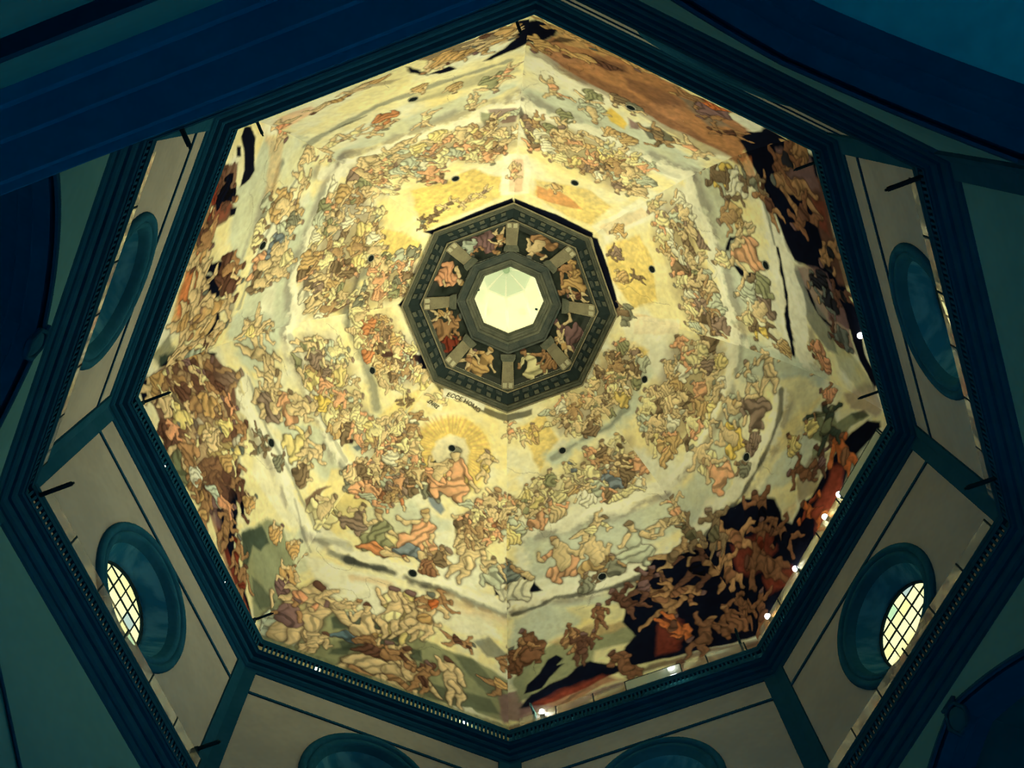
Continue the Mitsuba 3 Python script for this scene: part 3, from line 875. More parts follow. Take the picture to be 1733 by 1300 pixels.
F 308 2210 260 v s 0 6
F 324 2083 214 o K 1 10
F 516 2057 246 s s 4 -25
F 612 2034 219 s k 0 13
F 409 2016 244 b s 3 24
P n 55 110 -296 2306 -600 2506 -681 2157 -379 1958 -236 2039
F -540 2431 203 c s 4 8
F -423 2350 257 s k 0 24
F -327 2324 234 b k 3 8
F -579 2310 216 k k 4 -17
F -477 2215 268 s k 1 10
F -365 2181 213 c c 1 -13
F -598 2160 269 b K 1 13
F -275 2109 241 n s 4 8
F -418 2068 249 k K 0 -3
F -526 2063 229 G s 1 23
F -341 1981 261 k K 1 -19
P n 55 110 627 2653 394 2887 270 2581 489 2384 644 2400
F 370 2818 253 w K 1 20
F 459 2809 205 c k 4 8
F 362 2703 241 k K 1 14
F 484 2697 194 c c 0 10
F 294 2624 237 k c 4 14
F 381 2591 194 c K 0 -8
F 461 2542 190 c s 1 -23
F 539 2463 200 c s 1 -1
F 435 2441 245 w k 4 3
P w 90 11 240 3222 36 3257 -140 3248 -142 3176 37 3177 227 3149
P w 70 11 327 3065 202 3075 194 3018 318 3008
W 5
P b 83 61 1179 2344 1310 2583 1447 2818 1331 2878 1165 2657 889 2361 603 2111 498 1686 591 1465 820 1567 993 1828 1083 2088
P b 75 60 660 1518 452 1578 198 1724 -68 1871 -256 2044 -681 2063 -552 1835 -154 1653 105 1617 357 1581
P b 60 54 -624 1781 -899 2073 -1130 2561 -1462 2833 -1549 2782 -1335 2432 -1120 2083 -942 1793
P b 52 54 -148 2339 -327 2595 -452 2956 -722 2729 -589 2281 -382 2188
P b 60 41 -271 741 -480 1065 -695 1386 -887 1216 -774 740 -552 681
P w 60 41 152 1422 -135 1429 -362 1449 -595 1469 -695 1386 -459 1151 -81 1146
P w 70 43 -787 1215 -987 1451 -1192 1687 -1438 1897 -1693 2109 -1935 2351 -1925 2033 -1677 1791 -1436 1550 -1201 1310
P G 70 32 -442 1914 -668 2230 -825 2084 -976 1936 -870 1591 -697 1558 -573 1737
P g 60 27 -347 2582 -317 2960 -341 3123 -452 2956 -431 2642
S w 85 115 1183 2718 1031 2549 882 2377 591 2117
S w 85 133 591 2117 325 2082 -63 2062 -386 2047 -535 2084
S w 85 124 504 1457 321 1433 135 1408 -63 1406 -265 1404 -503 1417 -746 1430
S w 85 123 456 1359 259 1391 129 1372
S w 85 116 -782 1489 -1103 1756 -1422 2040 -1833 2445
L B 60 43 476 1523 125 1478 -262 1489 -511 1496 -765 1502
L B 50 39 208 1113 -21 1031
L B 55 60 553 2093 229 2076 -12 2060 -256 2044
L B 50 37 -82 2050 -482 2082
L D 35 33 -445 1423 -667 1340 -826 1317
L B 75 114 785 3154 711 2950 546 2731 374 2657 121 2647 -141 2648 -291 2630
L D 35 60 707 2935 535 2731 399 2659
L B 50 62 -451 2025 -681 2063 -928 2215
P D 97 20 1063 1634 923 1531 811 1361 775 1174 802 1160 863 1281 922 1475
P D 95 24 938 799 845 1159 737 1325 628 1163 771 1022 877 743
P E 70 24 968 715 1001 965 907 993 877 743
P n 95 28 869 550 860 952 732 1284 535 1385 357 1278 217 1096 64 1041 14 962 -103 759 -200 694 -135 575 97 624 377 568 617 483
P o 70 29 766 714 663 1079 504 1248 369 1055 269 800 465 742 626 657
P r 60 29 515 627 389 913 215 914 238 596 403 510
P c 80 15 282 911 238 1099 106 1046 82 915 163 797
P D 90 20 298 785 282 911 111 858 68 944 23 814 -140 829 -204 782 -285 531 -182 502 70 595 110 771
P E 70 24 685 1023 682 1244 525 1302 464 1137
P D 90 19 898 470 835 641 729 502 769 398
P D 95 20 -108 605 -134 818 -204 782 -349 567 -599 466 -801 397 -740 338 -542 374 -287 458
P f 70 20 -18 516 -162 545 -424 469 -737 401 -882 383 -807 305 -522 343 -355 402 -187 460
P v 70 24 403 510 238 596 -16 594 -215 562 -139 503 129 476
P e 90 31 -299 711 -392 1035 -555 1153 -812 1098 -824 891 -988 922 -868 462 -765 445 -567 559
P E 95 21 -309 729 -388 947 -528 948 -519 815 -437 756 -497 590 -580 543 -471 548
P E 70 26 -560 620 -689 680 -801 710 -868 740 -773 526 -683 527
P b 85 16 -814 416 -894 710 -989 709 -955 524
P D 90 16 -62 3169 -181 3312 -327 3270 -209 3194
P D 80 17 -363 3252 -682 3543 -728 3520 -430 3252
P D 90 16 361 3204 399 3343 268 3275
P D 90 16 121 2821 -62 3169 -171 3351 -225 3324 -114 3141 71 2827
P n 90 16 -500 1521 -491 1636 -518 1738 -573 1835 -546 1717 -593 1639 -628 1612 -548 1508
P D 90 16 -283 2147 -380 2264 -403 2227 -333 2144
P t 90 16 -425 2220 -427 2325 -479 2352 -473 2242
P n 90 16 716 2656 638 2777 570 2771 563 2566 625 2535
F -662 1653 360 c k 0 0
F -682 2603 320 G k 0 -1
F -540 2539 280 b k 0 4
F -668 2230 320 s k 0 -3
F -643 2089 300 B k 0 20
F 267 1625 340 k k 0 -5
F 193 1683 360 v k 0 3
F 96 1837 360 s k 0 4
F 42 1948 340 k k 1 19
F -133 1708 360 G k 0 -4
F -263 1768 340 k k 1 14
F -339 1631 300 n k 4 -3
F 766 1848 320 k k 2 36
F 569 1737 420 k k 2 69
F 746 1757 320 G k 2 27
F 391 1717 300 k k 2 80
F 181 1170 240 w k 4 1
F 19 1313 220 B n 2 34
F -149 1458 200 B n 4 -7
F 102 1381 180 B n 2 68
F 1016 1156 460 o k 2 46
F 859 1349 360 o k 1 -18
F 866 1104 420 o k 1 -5
F 818 686 440 G k 1 -14
F 777 583 380 o k 1 3
F 792 1077 440 o k 2 17
F 654 996 460 r k 2 55
F 639 827 460 o k 0 -14
F 640 1135 400 n K 0 7
F 547 1357 360 v K 4 7
F 525 799 500 e G 0 1
F 477 1009 420 o k 0 -6
F 351 999 440 c k 1 26
F 428 828 440 w k 2 5
F 419 612 440 r k 0 2
F 201 943 460 G G 0 30
F 240 1141 340 n K 1 7
F 281 640 460 o k 0 -3
F 486 554 340 n K 0 8
F 349 450 360 e k 0 -28
F 168 654 440 K K 1 8
F 53 712 480 K K 1 -12
F 23 858 360 n K 2 43
F -16 594 420 v K 2 16
F -22 444 380 o K 1 -28
F -96 829 340 D n 2 38
F -215 562 360 K K 1 -19
F -390 561 300 f K 1 -26
F -555 467 300 f K 1 -20
F -219 975 220 o k 4 8
F -521 1094 240 o k 4 3
F -704 1199 240 o k 4 3
F -804 1010 260 o k 4 8
F -824 891 260 v k 4 -1
F -1003 648 520 b k 0 -1
F -1168 983 740 k k 1 -1
F -1000 1011 400 s k 2 87
F -1010 846 340 v K 4 -8
F -368 2896 200 o n 1 16
F -102 3078 260 K K 2 63
F 111 3022 280 s k 2 36
F 10 3070 240 r k 0 40
P n 55 110 -541 2096 -611 2420 -637 2778 -959 2755 -1014 2554 -912 2225 -688 2058
F -602 2223 235 n k 4 -10
F -577 2098 238 k s 4 -23
P n 55 110 512 2156 396 2464 183 2509 -10 2483 -11 2353 127 2189 248 2088
F 195 2506 244 c k 4 24
F 24 2464 214 w k 1 15
F 285 2459 287 b c 0 22
F 124 2419 286 G k 4 -23
F 402 2355 209 c k 4 20
F 42 2335 271 o k 3 21
F 191 2271 208 v c 0 0
F 318 2254 232 v k 0 -6
F 94 2232 239 s c 0 12
F 448 2183 286 e k 1 19
F 211 2143 286 G K 4 1
F 305 2104 228 e k 3 14
P n 55 110 5 2130 -76 2457 -299 2539 -397 2419 -373 2269 -228 2139
F -310 2445 256 c s 4 17
F -101 2407 268 b k 1 20
F -212 2391 214 c c 4 -8
F -379 2360 256 k s 3 9
F -55 2275 250 y s 0 -6
F -186 2273 220 k k 4 -1
F -299 2220 247 n s 0 -17
F -119 2155 261 c c 4 14
F -5 2150 217 y k 0 13
F -215 2146 222 o k 0 -23
P n 55 110 444 2793 338 3045 72 3172 -118 3173 -293 3198 -226 2940 -79 2741 191 2723
F -281 3194 237 G k 0 -22
F 80 3167 190 w k 3 -9
F -4 3155 202 G c 1 24
F -104 3131 188 b c 3 8
F -216 3117 204 c k 1 -24
F 120 3071 176 o c 0 12
F 40 3061 181 k s 4 -1
F 305 3036 185 o k 4 18
F -146 3015 184 b K 0 -24
F 214 3013 168 n s 0 -10
F -59 3006 217 n c 4 6
F -217 2948 215 k c 3 -4
F 269 2934 190 e K 1 -11
F -142 2911 169 n K 4 13
F 132 2906 197 n c 4 -12
F -62 2903 218 G k 1 14
F 41 2903 177 o K 3 -24
F 345 2878 236 r K 0 -6
F 209 2850 199 k s 1 -17
F 427 2822 229 c k 0 -3
F -107 2815 225 k k 3 0
F -7 2810 206 o k 4 -1
F 329 2775 225 k k 3 -25
F 123 2775 222 r k 4 -5
F 245 2742 205 c K 4 20
P n 55 110 -409 2545 -495 2932 -767 2814 -662 2464 -511 2332
F -470 2803 201 k k 0 11
F -507 2673 223 c k 4 -18
F -429 2617 219 k k 0 -3
F -503 2554 215 o k 0 -24
F -441 2484 257 G c 0 20
F -509 2382 203 b K 1 19
P n 55 110 835 641 813 1132 547 1357 344 1206 81 1007 -134 653 211 566 525 511
F 455 1280 228 n s 3 8
F 609 1187 286 c K 3 -4
F 301 1125 226 G K 4 -7
F 773 1091 225 v k 3 -14
F 481 1071 268 o k 0 8
F 118 969 243 o c 4 -16
F 295 916 236 k k 0 -5
F 656 882 253 n k 4 0
F -29 745 281 b s 3 -9
F 534 740 276 G k 0 25
F 832 700 267 o c 4 6
F 336 644 275 K c 0 8
F 670 642 238 k c 0 -21
F 178 587 229 w K 4 21
F 506 534 243 n s 0 1
W 6
P b 83 67 -17 1643 184 1692 384 1740 537 1926 314 1927 88 1928 -279 2011 -663 2161 -958 1988 -940 1709 -640 1466 -369 1440 -195 1543
P b 75 45 353 783 467 934 734 960 638 1270 397 1293 149 1317 -62 1350 -279 1383 -452 1350 -237 1212 -32 1072 165 929
P c 50 43 762 1330 888 1614 1028 1885 1178 2145 1338 2396 1497 2669 1369 2694 1224 2471 1071 2253 925 2027 789 1794 663 1551
P b 45 43 707 1140 778 1470 521 1794 364 1464 540 1304
P w 50 46 -469 1710 -263 1655 -62 1601 154 1532 364 1464 585 1605 249 1685 -105 1698 -331 1801 -567 1904
P b 60 43 521 1794 697 2106 841 2390 996 2664 1161 2930 1321 2829 1126 2535 943 2230 697 1821
P G 60 44 448 2539 680 2948 563 3084 382 2952 204 2818 272 2643
P c 80 32 716 1951 864 2281 1027 2598 1202 2905 1141 2943 960 2640 792 2327 600 2062
P g 90 28 598 2847 761 3171 913 3353 548 3429 324 3154 478 2931
P G 60 28 343 3008 533 3169 699 3410 622 3554 472 3338 301 3167
P g 80 28 239 2594 250 2927 222 3158 123 3233 30 3117 68 2761
S w 85 137 559 1826 646 2068 796 2325 962 2639 1141 2943
S w 85 139 662 2030 475 1966 127 1960 -74 1995 -279 2031 -673 2180
S c 85 125 357 1322 108 1346 -148 1370 -459 1461
L B 70 46 696 1469 844 1720 998 1978 1156 2231 1340 2537
L B 60 37 497 1557 323 1492 66 1446 -193 1435 -459 1461
L B 80 62 559 1290 315 1314 66 1301
L B 75 129 -11 2738 -174 2662 -428 2675 -624 2807 -865 3066
L D 35 68 -185 2655 -437 2687 -600 2781
P s 50 27 825 925 961 1333 966 1520 907 1375 762 1097
P w 80 22 808 816 851 1025 777 1148 716 975
P o 50 32 752 945 712 1214 400 1366 273 1269 550 1143
P D 95 17 765 623 778 706 728 826 655 871 506 982 447 949 398 869 504 840 615 755 704 635
P D 90 17 651 631 651 682 585 731 585 672
P n 95 22 525 598 541 710 391 794 295 814 254 901 178 865 146 748 182 613 307 575 435 565
P f 60 29 286 609 317 731 275 845 191 832 170 672
P D 90 17 256 845 265 932 210 942 204 884
P o 95 29 112 488 115 651 206 700 88 753 -68 754 -319 860 -547 756 -522 623 -238 567 -61 527
P r 80 35 -1 499 0 662 -274 829 -508 766 -448 654 -201 578
P f 75 35 -269 786 -244 921 -520 1143 -575 924 -625 847 -426 762
P D 97 23 -48 715 -40 787 -89 901 -83 1033 -158 1115 -243 1143 -215 1050 -150 869 -97 776
P D 90 29 -166 865 -220 1113 -352 1179 -378 1013 -284 911
P o 80 29 -333 983 -373 1170 -536 1296 -656 1194 -676 1027 -505 1025
P D 97 23 -351 1171 -535 1289 -715 1315 -814 1221 -784 1167 -675 1170 -552 1243
P n 90 28 -67 984 -140 1161 -321 1353 -383 1307 -306 1141 -222 1144
P D 95 30 -682 622 -730 1098 -815 1396 -1004 1439 -863 1110 -779 690
P E 70 31 -649 482 -568 656 -688 852 -779 690
P n 95 37 -823 538 -760 900 -835 1374 -1038 1730 -1301 1907 -1566 1992 -1797 2175 -1908 2204 -1973 1924 -1576 1454 -1234 983
P D 90 25 -786 401 -860 686 -1053 784 -1009 622
P D 90 11 310 3135 354 3238 576 3547 526 3576 305 3272
P D 90 17 -342 3201 -234 3262 -382 3341
P n 90 17 -310 2435 -323 2610 -387 2679 -493 2537 -450 2446
P E 80 17 -228 2083 -233 2358 -301 2430 -462 2251 -369 2145
F 755 1781 260 c k 2 62
F -601 1760 320 k k 2 39
F -857 1933 420 k k 2 62
F -656 1717 320 G k 2 17
F 265 1589 360 o k 0 12
F 303 1506 300 o k 0 -4
F 186 1726 240 B k 4 5
F 72 1657 280 b k 0 3
F -39 1656 320 u k 0 22
F -151 1572 340 s k 0 -4
F -285 1599 280 n k 0 8
F -194 1753 300 k k 0 13
F 500 1591 280 c k 1 26
F 648 1599 240 k k 4 4
F 32 1397 220 c n 4 4
F 129 1368 220 c n 4 4
F 295 1328 220 b n 4 15
F -100 1835 240 c k 4 7
F -153 817 440 k k 2 54
F -313 818 500 k k 1 58
F -515 809 460 o k 2 37
F -438 1184 400 o k 2 -15
F -661 1233 360 o k 1 -27
F -717 1018 420 o k 1 -8
F -161 1161 340 n K 0 -4
F -273 1272 300 n k 4 -5
F 30 557 400 o k 1 63
F 94 668 320 n K 0 32
F 398 581 360 n n 0 34
F 355 742 320 D n 0 18
F 255 535 320 f K 0 64
F -877 757 440 G k 1 -10
F -960 753 380 o k 1 3
F -820 1119 440 o k 2 5
F -1025 1279 460 r k 2 67
F 801 1106 300 s k 2 38
F 386 3085 180 B n 2 48
F 459 3178 200 n n 2 48
P n 55 110 607 2107 763 2345 913 2669 1096 2970 953 3194 897 2989 724 3024 738 2777 572 2636 497 2544 543 2274
F 535 2452 258 k k 0 4
F 571 2335 255 e k 0 5
F 585 2201 230 v k 4 -11
P n 55 110 410 1979 479 2216 400 2540 294 2712 201 2658 -7 2763 -126 2642 -405 2649 -497 2338 -346 2131 4 2035
F 73 2717 276 c k 0 -17
F 266 2673 239 b K 3 11
F 169 2666 223 w k 0 -3
F -47 2636 261 G c 4 15
F -385 2624 280 k c 1 -22
F -286 2604 242 e k 3 -25
F 369 2573 222 c c 1 0
F 215 2551 270 G k 4 -19
F -135 2540 249 n s 0 8
F 66 2533 240 o K 0 6
F -456 2465 252 w K 0 -24
F -14 2443 277 k s 3 -25
F 358 2439 223 w k 1 -16
F -252 2416 252 o k 0 -16
F -349 2413 240 o c 1 4
F -128 2412 250 n k 4 0
F 92 2390 258 n c 3 5
F 251 2338 238 w k 4 -8
F -427 2327 248 k k 0 -19
F -1 2320 207 c K 0 20
F -300 2307 218 v k 4 9
F 410 2278 239 e K 1 -7
F -209 2256 257 k k 1 -9
F 101 2253 214 b K 3 9
F -84 2222 254 o c 0 -11
F -356 2199 237 w k 4 -23
F 461 2174 276 o k 4 -20
F 284 2167 226 n k 1 23
F 168 2165 212 e k 0 -4
F 14 2138 278 c k 3 7
F -187 2089 242 n s 4 -3
F -86 2086 276 o K 0 -11
F 424 2059 237 w k 3 -3
F 93 2053 201 w c 4 1
F 323 2026 256 e s 4 -10
F 210 2017 222 b k 4 17
P n 55 110 -1 2800 137 3125 58 3249 -234 3262 -336 3051 -386 2812 -150 2830
F -127 3254 204 B c 0 19
F -204 3233 168 k k 4 -23
F 37 3210 237 B s 3 23
F -79 3168 209 n c 0 -2
F 133 3129 188 B k 4 -8
F -148 3122 191 B s 4 1
F -229 3122 203 e K 0 14
F -3 3118 205 w c 4 13
F -324 3062 193 k k 3 9
F 56 3038 225 b k 4 19
F -208 3024 198 k c 4 5
F -27 3013 222 b s 1 -20
F -128 3005 181 n c 3 -18
F -278 2978 207 s s 4 -4
F -342 2908 230 n k 3 -18
F 34 2900 194 e c 4 -15
F -44 2895 226 k k 0 8
F -165 2892 224 k s 0 -21
F -288 2829 178 B k 3 -1
F -100 2824 202 s c 4 16
F -381 2820 203 B c 4 17
F -3 2810 202 k s 4 -21
P n 55 110 -860 686 -778 1128 -1034 1694 -1349 1879 -1792 2134 -1831 1721 -1370 1168
F -781 1133 258 b c 0 -22
W 7
P b 75 58 668 1889 970 2203 1153 2525 1346 2832 1136 2969 907 2640 677 2115
P B 50 49 -13 1347 161 1368 336 1390 640 1488 702 1642 503 1606 305 1570 -11 1519
P c 50 50 -766 1317 -556 1285 -348 1253 -143 1222 58 1189 261 1212 463 1234 666 1255 727 1422 547 1435 366 1448 183 1461 -1 1475 -196 1521 -394 1568 -596 1614 -801 1660
P b 45 49 -882 1302 -709 1390 -855 2052 -1148 2108 -1018 1726
P b 60 47 -855 2052 -568 1995 -334 1998 -101 2000 132 2003 373 1991 612 1978 643 1777 421 1727 202 1676 -52 1693 -309 1710 -675 1789
P w 60 47 -342 2726 -40 2673 170 2687 380 2700 286 3120 119 2899 -40 2673 -388 2867
P G 60 47 -600 2636 -219 2637 -244 2875 -454 2992 -669 3109 -701 2919
P c 80 36 -609 1853 -357 1876 -104 1900 150 1923 392 1891 631 1859 673 2138 489 2106 305 2074 123 2042 -138 2031 -400 2021 -673 2108
P w 70 36 740 1484 993 2012 1271 2485 1238 2579 980 2128 739 1674
P g 90 29 -332 2664 -50 2709 150 2673 325 2891 269 3149 -78 3141 -396 3193 -388 2867
P G 60 29 -456 3074 -224 2970 24 2962 271 2953 269 3149 44 3153 -183 3158 -407 3226
P w 80 17 393 2644 579 2763 482 3233 266 3123
P s 50 17 438 2738 521 2790 440 3178 336 3118
S w 85 203 -805 2013 -629 2044 -397 2013 -137 2027 123 2042 377 2080 637 2094
S w 85 156 637 2094 918 2569 1227 3006
S w 85 141 -630 1992 -829 2227 -1169 2707 -1349 2984
L B 70 69 -795 1545 -568 1458 -346 1396 -134 1351 106 1342 339 1371 647 1434
L D 55 30 -571 1467 -315 1431
P n 50 36 793 1355 1013 1813 1195 2139 1388 2445 1584 2789 1368 2647 1215 2384 1069 2109 926 1751
P D 95 27 746 797 860 879 1012 1252 951 1312 870 1361 802 1241 701 1292 544 1308 491 1271 632 1218 708 1137
P n 80 27 137 738 346 780 590 867 743 846 723 1040 608 1077 380 1096 210 974
P o 60 26 664 840 740 893 725 1112 622 1128
P D 90 20 65 824 116 977 150 1154 122 1093 70 966
P D 90 19 153 1133 240 1142 298 1140 330 1227 210 1204
P o 70 26 180 930 324 958 423 1052 339 1118 215 1060
P n 50 33 -268 855 -120 942 18 1003 -67 1050 -241 980
P s 50 34 -793 864 -550 866 -502 1034 -599 1038 -830 1151
P w 80 27 -838 830 -739 874 -799 1152 -917 1175
P D 90 12 -417 3196 -328 3217 6 3198 347 3194 343 3268 -16 3272 -348 3293
P D 92 12 363 3210 620 3556 598 3647 341 3275
P D 80 17 603 2189 642 2115 633 2420 700 2626 722 2758 641 2691 604 2523
P v 80 17 433 2016 609 2125 575 2296 473 2265 430 2147
P e 80 18 369 2010 464 2084 395 2380 329 2350
P D 50 17 236 2221 321 2344 269 2376 202 2275
P r 85 18 -125 2280 -125 2442 -135 2609 -199 2650 -217 2551
P v 80 18 -364 2225 -327 2254 -329 2381 -380 2398
P E 70 18 -295 2269 -231 2363 -147 2470 -211 2530 -277 2438
F -633 1662 260 c k 2 56
F -234 1621 280 r k 0 14
F -304 1693 240 s k 2 63
F 14 1805 240 c k 2 34
F 342 1820 260 c k 1 15
F 501 1672 280 e k 0 3
F -452 1622 240 c k 2 73
F 270 1536 200 o k 4 8
F 73 1351 200 o k 4 -2
F 629 1576 220 s k 2 44
F -801 1719 240 k k 4 4
F 868 1389 300 o K 0 8
F 613 1023 340 o k 2 68
F 429 1009 320 o k 2 66
F 556 844 300 n k 2 32
F 261 1005 340 o k 0 54
F 693 943 300 o k 0 2
F -200 968 280 o k 3 8
F -447 1043 260 o k 3 8
F -782 1066 300 s k 2 40
F 431 2892 240 s k 1 8
F -131 2988 180 n k 2 57
F 4 3030 180 o k 2 78
F 159 3004 160 v k 2 59
F -383 3078 180 B n 2 40
F -277 3061 200 n n 2 56
P n 55 110 -649 2128 -417 2076 -163 2121 102 2127 449 2161 593 2147 605 2275 493 2612 315 2675 101 2497 -35 2401 -149 2642 -253 2437 -451 2545 -557 2578 -637 2333
F 281 2627 258 s k 4 -6
F -146 2607 277 n s 0 -22
F 405 2588 211 n s 4 -12
F -501 2556 209 w c 0 -25
F 508 2552 272 v k 3 10
F 198 2541 225 c k 0 -18
F -404 2486 280 c k 4 20
F 326 2485 240 c K 4 12
F -226 2481 226 b k 0 17
F -126 2480 276 w s 0 19
F 545 2430 203 w k 1 0
F -512 2415 227 s c 4 -5
F 84 2414 243 b s 0 -16
F -46 2409 265 c c 0 -1
F 453 2401 215 k c 4 -25
F -343 2393 224 b k 4 -13
F 179 2374 254 s c 4 -16
F 278 2368 268 c K 0 0
F -432 2354 237 c k 3 -23
F -242 2345 243 b k 4 1
F -583 2340 219 k c 0 22
F 366 2301 213 k k 4 4
F -78 2283 211 b K 0 -2
F 27 2281 253 s s 3 -11
F -471 2236 240 k s 4 4
F 529 2232 219 b c 3 5
F 276 2227 257 G K 1 -4
F -271 2219 280 b k 3 -18
F 175 2213 258 k k 0 20
F -584 2209 273 s k 0 -19
F -155 2203 228 G c 4 19
F 420 2168 213 n k 1 22
F -383 2150 211 s c 1 -5
F 13 2138 257 G k 4 10
F -521 2116 266 k k 4 24
F -226 2111 271 k k 3 0
"""

# ---------------------------------------------------------------- helpers
def mesh(v, f):
    return (np.asarray(v, float), np.asarray(f, int))


def join(parts):
    vs, fs, n = [], [], 0
    for p in parts:
        v, f = (np.asarray(p.vertices), np.asarray(p.faces)) if hasattr(p, 'vertices') else p
        f = np.asarray(f)
        if f.shape[1] == 4:
            f = np.vstack([f[:, [0, 1, 2]], f[:, [0, 2, 3]]])
        vs.append(v), fs.append(f + n)
        n += len(v)
    return mesh(np.vstack(vs), np.vstack(fs))


def put(key, m, bsdf, smooth=False, label=None, cat=None, group=None, kind=None, **more):
    scene[key] = mikit.ply(m, bsdf, smooth, **more)
    say(key, label, cat, group, kind)
    return key


def say(key, label=None, cat=None, group=None, kind=None):
    d = {k: v for k, v in dict(label=label, category=cat, group=group, kind=kind).items() if v}
    if d:
        labels[key] = d


def num(name, i):
    return name if i == 0 else f'{name}_{i:03d}'


def frame(i):
    """Midpoint of side i of the wall, direction along it, inward normal, half length."""
    a, b = V[i] * R, V[(i + 1) % 8] * R
    t = np.append((b - a) / np.linalg.norm(b - a), 0)
    n = np.array([-t[1], t[0], 0])
    m = np.append((a + b) / 2, 0)
    return m, t, n if n @ m < 0 else -n, np.linalg.norm(b - a) / 2


def on(i, p):
    """Wall coordinates (along, inward from the wall, height) of side i to the world."""
    m, t, n, _ = frame(i)
    p = np.asarray(p, float)
    return m + p[..., 0:1] * t + p[..., 1:2] * n + p[..., 2:3] * np.array([0, 0, 1.0])


def box(i, x0, x1, y0, y1, z0, z1):
    v = [[x, y, z] for x in (x0, x1) for y in (y0, y1) for z in (z0, z1)]
    return mesh(on(i, np.array(v)), [[0, 1, 3], [0, 3, 2], [4, 6, 7], [4, 7, 5], [0, 4, 5], [0, 5, 1], [2, 3, 7], [2, 7, 6], [0, 2, 6], [0, 6, 4], [1, 5, 7], [1, 7, 3]])


def at_corner(i, r, z):
    return np.append(V[i % 8] * r, z)


def sweep(i, prof, a=0.0, b=1.0):
    """A moulding along side i: profile points (r, z) carried from corner to corner (a, b: the stretch of the side)."""
    P = np.array([[at_corner(i, r, z) * (1 - s) + at_corner(i + 1, r, z) * s for r, z in prof] for s in (a, b)])
    n = len(prof)
    f = [[k, k + 1, n + k + 1, n + k] for k in range(n - 1)]
    return mesh(P.reshape(-1, 3), f)


def tube(a, b, r, sides=8):
    a, b = np.asarray(a, float), np.asarray(b, float)
    d = (b - a) / np.linalg.norm(b - a)
    u = np.cross(d, [0, 0, 1] if abs(d[2]) < .9 else [1, 0, 0])
    u /= np.linalg.norm(u)
    w = np.cross(d, u)
    an = np.arange(sides) * 2 * np.pi / sides
    ring = np.cos(an)[:, None] * u + np.sin(an)[:, None] * w
    v = np.vstack([a + ring * r, b + ring * r, [a], [b]])
    k = np.arange(sides)
    q = (k + 1) % sides
    f = np.vstack([np.stack([k, q, q + sides], 1), np.stack([k, q + sides, k + sides], 1), np.stack([q, k, k * 0 + 2 * sides], 1), np.stack([k + sides, q + sides, k * 0 + 2 * sides + 1], 1)])
    return mesh(v, f)


def lathe_on(i, prof, cx, cz, n=64):
    """A ring on wall i round the point (cx, cz): profile points (radius, inward)."""
    an = np.arange(n) * 2 * np.pi / n
    v = [[cx + r * math.cos(a), y, cz + r * math.sin(a)] for r, y in prof for a in an]
    f = [[k * n + j, k * n + (j + 1) % n, (k + 1) * n + (j + 1) % n, (k + 1) * n + j] for k in range(len(prof) - 1) for j in range(n)]
    return mesh(on(i, np.array(v)), f)


def slab(i, poly, y0, y1):
    """A shapely polygon in the plane of wall i, from depth y0 to y1."""
    m = trimesh.creation.extrude_polygon(poly, 1.0, engine='earcut')
    v = m.vertices
    w = on(i, np.stack([v[:, 0], y0 + (y1 - y0) * v[:, 2], v[:, 1]], 1))
    f = m.faces
    c = w - w.mean(0)
    if np.einsum('ij,ij->', c[f[:, 0]], np.cross(c[f[:, 1]], c[f[:, 2]])) < 0:   # faces look outwards
        f = f[:, ::-1]
    return mesh(w, f)


SIDES = ['south_southeast', 'east_southeast', 'east_northeast', 'north_northeast', 'north_northwest', 'west_northwest', 'west_southwest', 'south_southwest']
ARCHED = (0, 2, 4, 6)
zd = lambda r: ZS + math.sqrt(1296 - (r + 13.5) ** 2)

# ---------------------------------------------------------------- floor and the four tribunes with glowing windows added to light the walls from below
fl = [np.append(v * 46, 0) for v in V]
put('floor', mesh(fl, [[0, k, k + 1] for k in range(1, 7)]), 'paving', label='dark marble floor of the crossing far below the dome', kind='structure')


def arch(i, grow=0.0, foot=0.0, n=14):
    """The pointed opening of wall i, from its left foot over the tip to its right foot."""
    tip = ARCH[i] + grow
    cx, rad, w = 4.3, 16.8 + grow, 7.55 + grow
    xs = np.linspace(-w, w, 2 * n + 1)
    z = (tip - math.sqrt(rad ** 2 - cx ** 2)) + np.sqrt(rad ** 2 - (np.abs(xs) + cx) ** 2)
    return [(-w, foot), *zip(xs, z), (w, foot)]


for k, i in enumerate(ARCHED):
    m_, t_, n_, h = frame(i)
    out = arch(i, .35)
    P = np.array([[x, y, z] for y in (-2.2, -17.0) for x, z in out])
    n = len(out)
    put(num('ceiling_vault', k), mesh(on(i, P), [[j, j + 1, n + j + 1, n + j] for j in range(n - 1)]), 'vault_shaded' if k else 'vault', 20, label='plastered pointed vault beyond the great arch in the ' + SIDES[i].replace('_', ' ') + ' wall', kind='structure')
    put(num('wall_tribune', k), slab(i, shapely.Polygon(out), -17.4, -17.0), 'vault', label='end wall closing the bay behind the ' + SIDES[i].replace('_', ' ') + ' arch', kind='structure')
    lanc = [(-1.8, 7), (-1.8, 18), (-1.2, 20), (0, 21.5), (1.2, 20), (1.8, 18), (1.8, 7)]
    w = num('window_fill', k)  # unseen glowing windows, added as fill light for the crossing
    say(w, 'added unseen lancet glowing as fill light in the end wall of the ' + SIDES[i].replace('_', ' ') + ' bay', kind='structure')
    g = slab(i, shapely.Polygon(lanc), -16.98, -16.9)
    scene[w + '__glass'] = mikit.ply(g, 'white', False, emitter={'type': 'area', 'radiance': {'type': 'rgb', 'value': TEAL}})
    L = shapely.LinearRing(lanc).buffer(.3)
    put(w + '__frame', slab(i, L, -17.0, -16.6), 'stone')

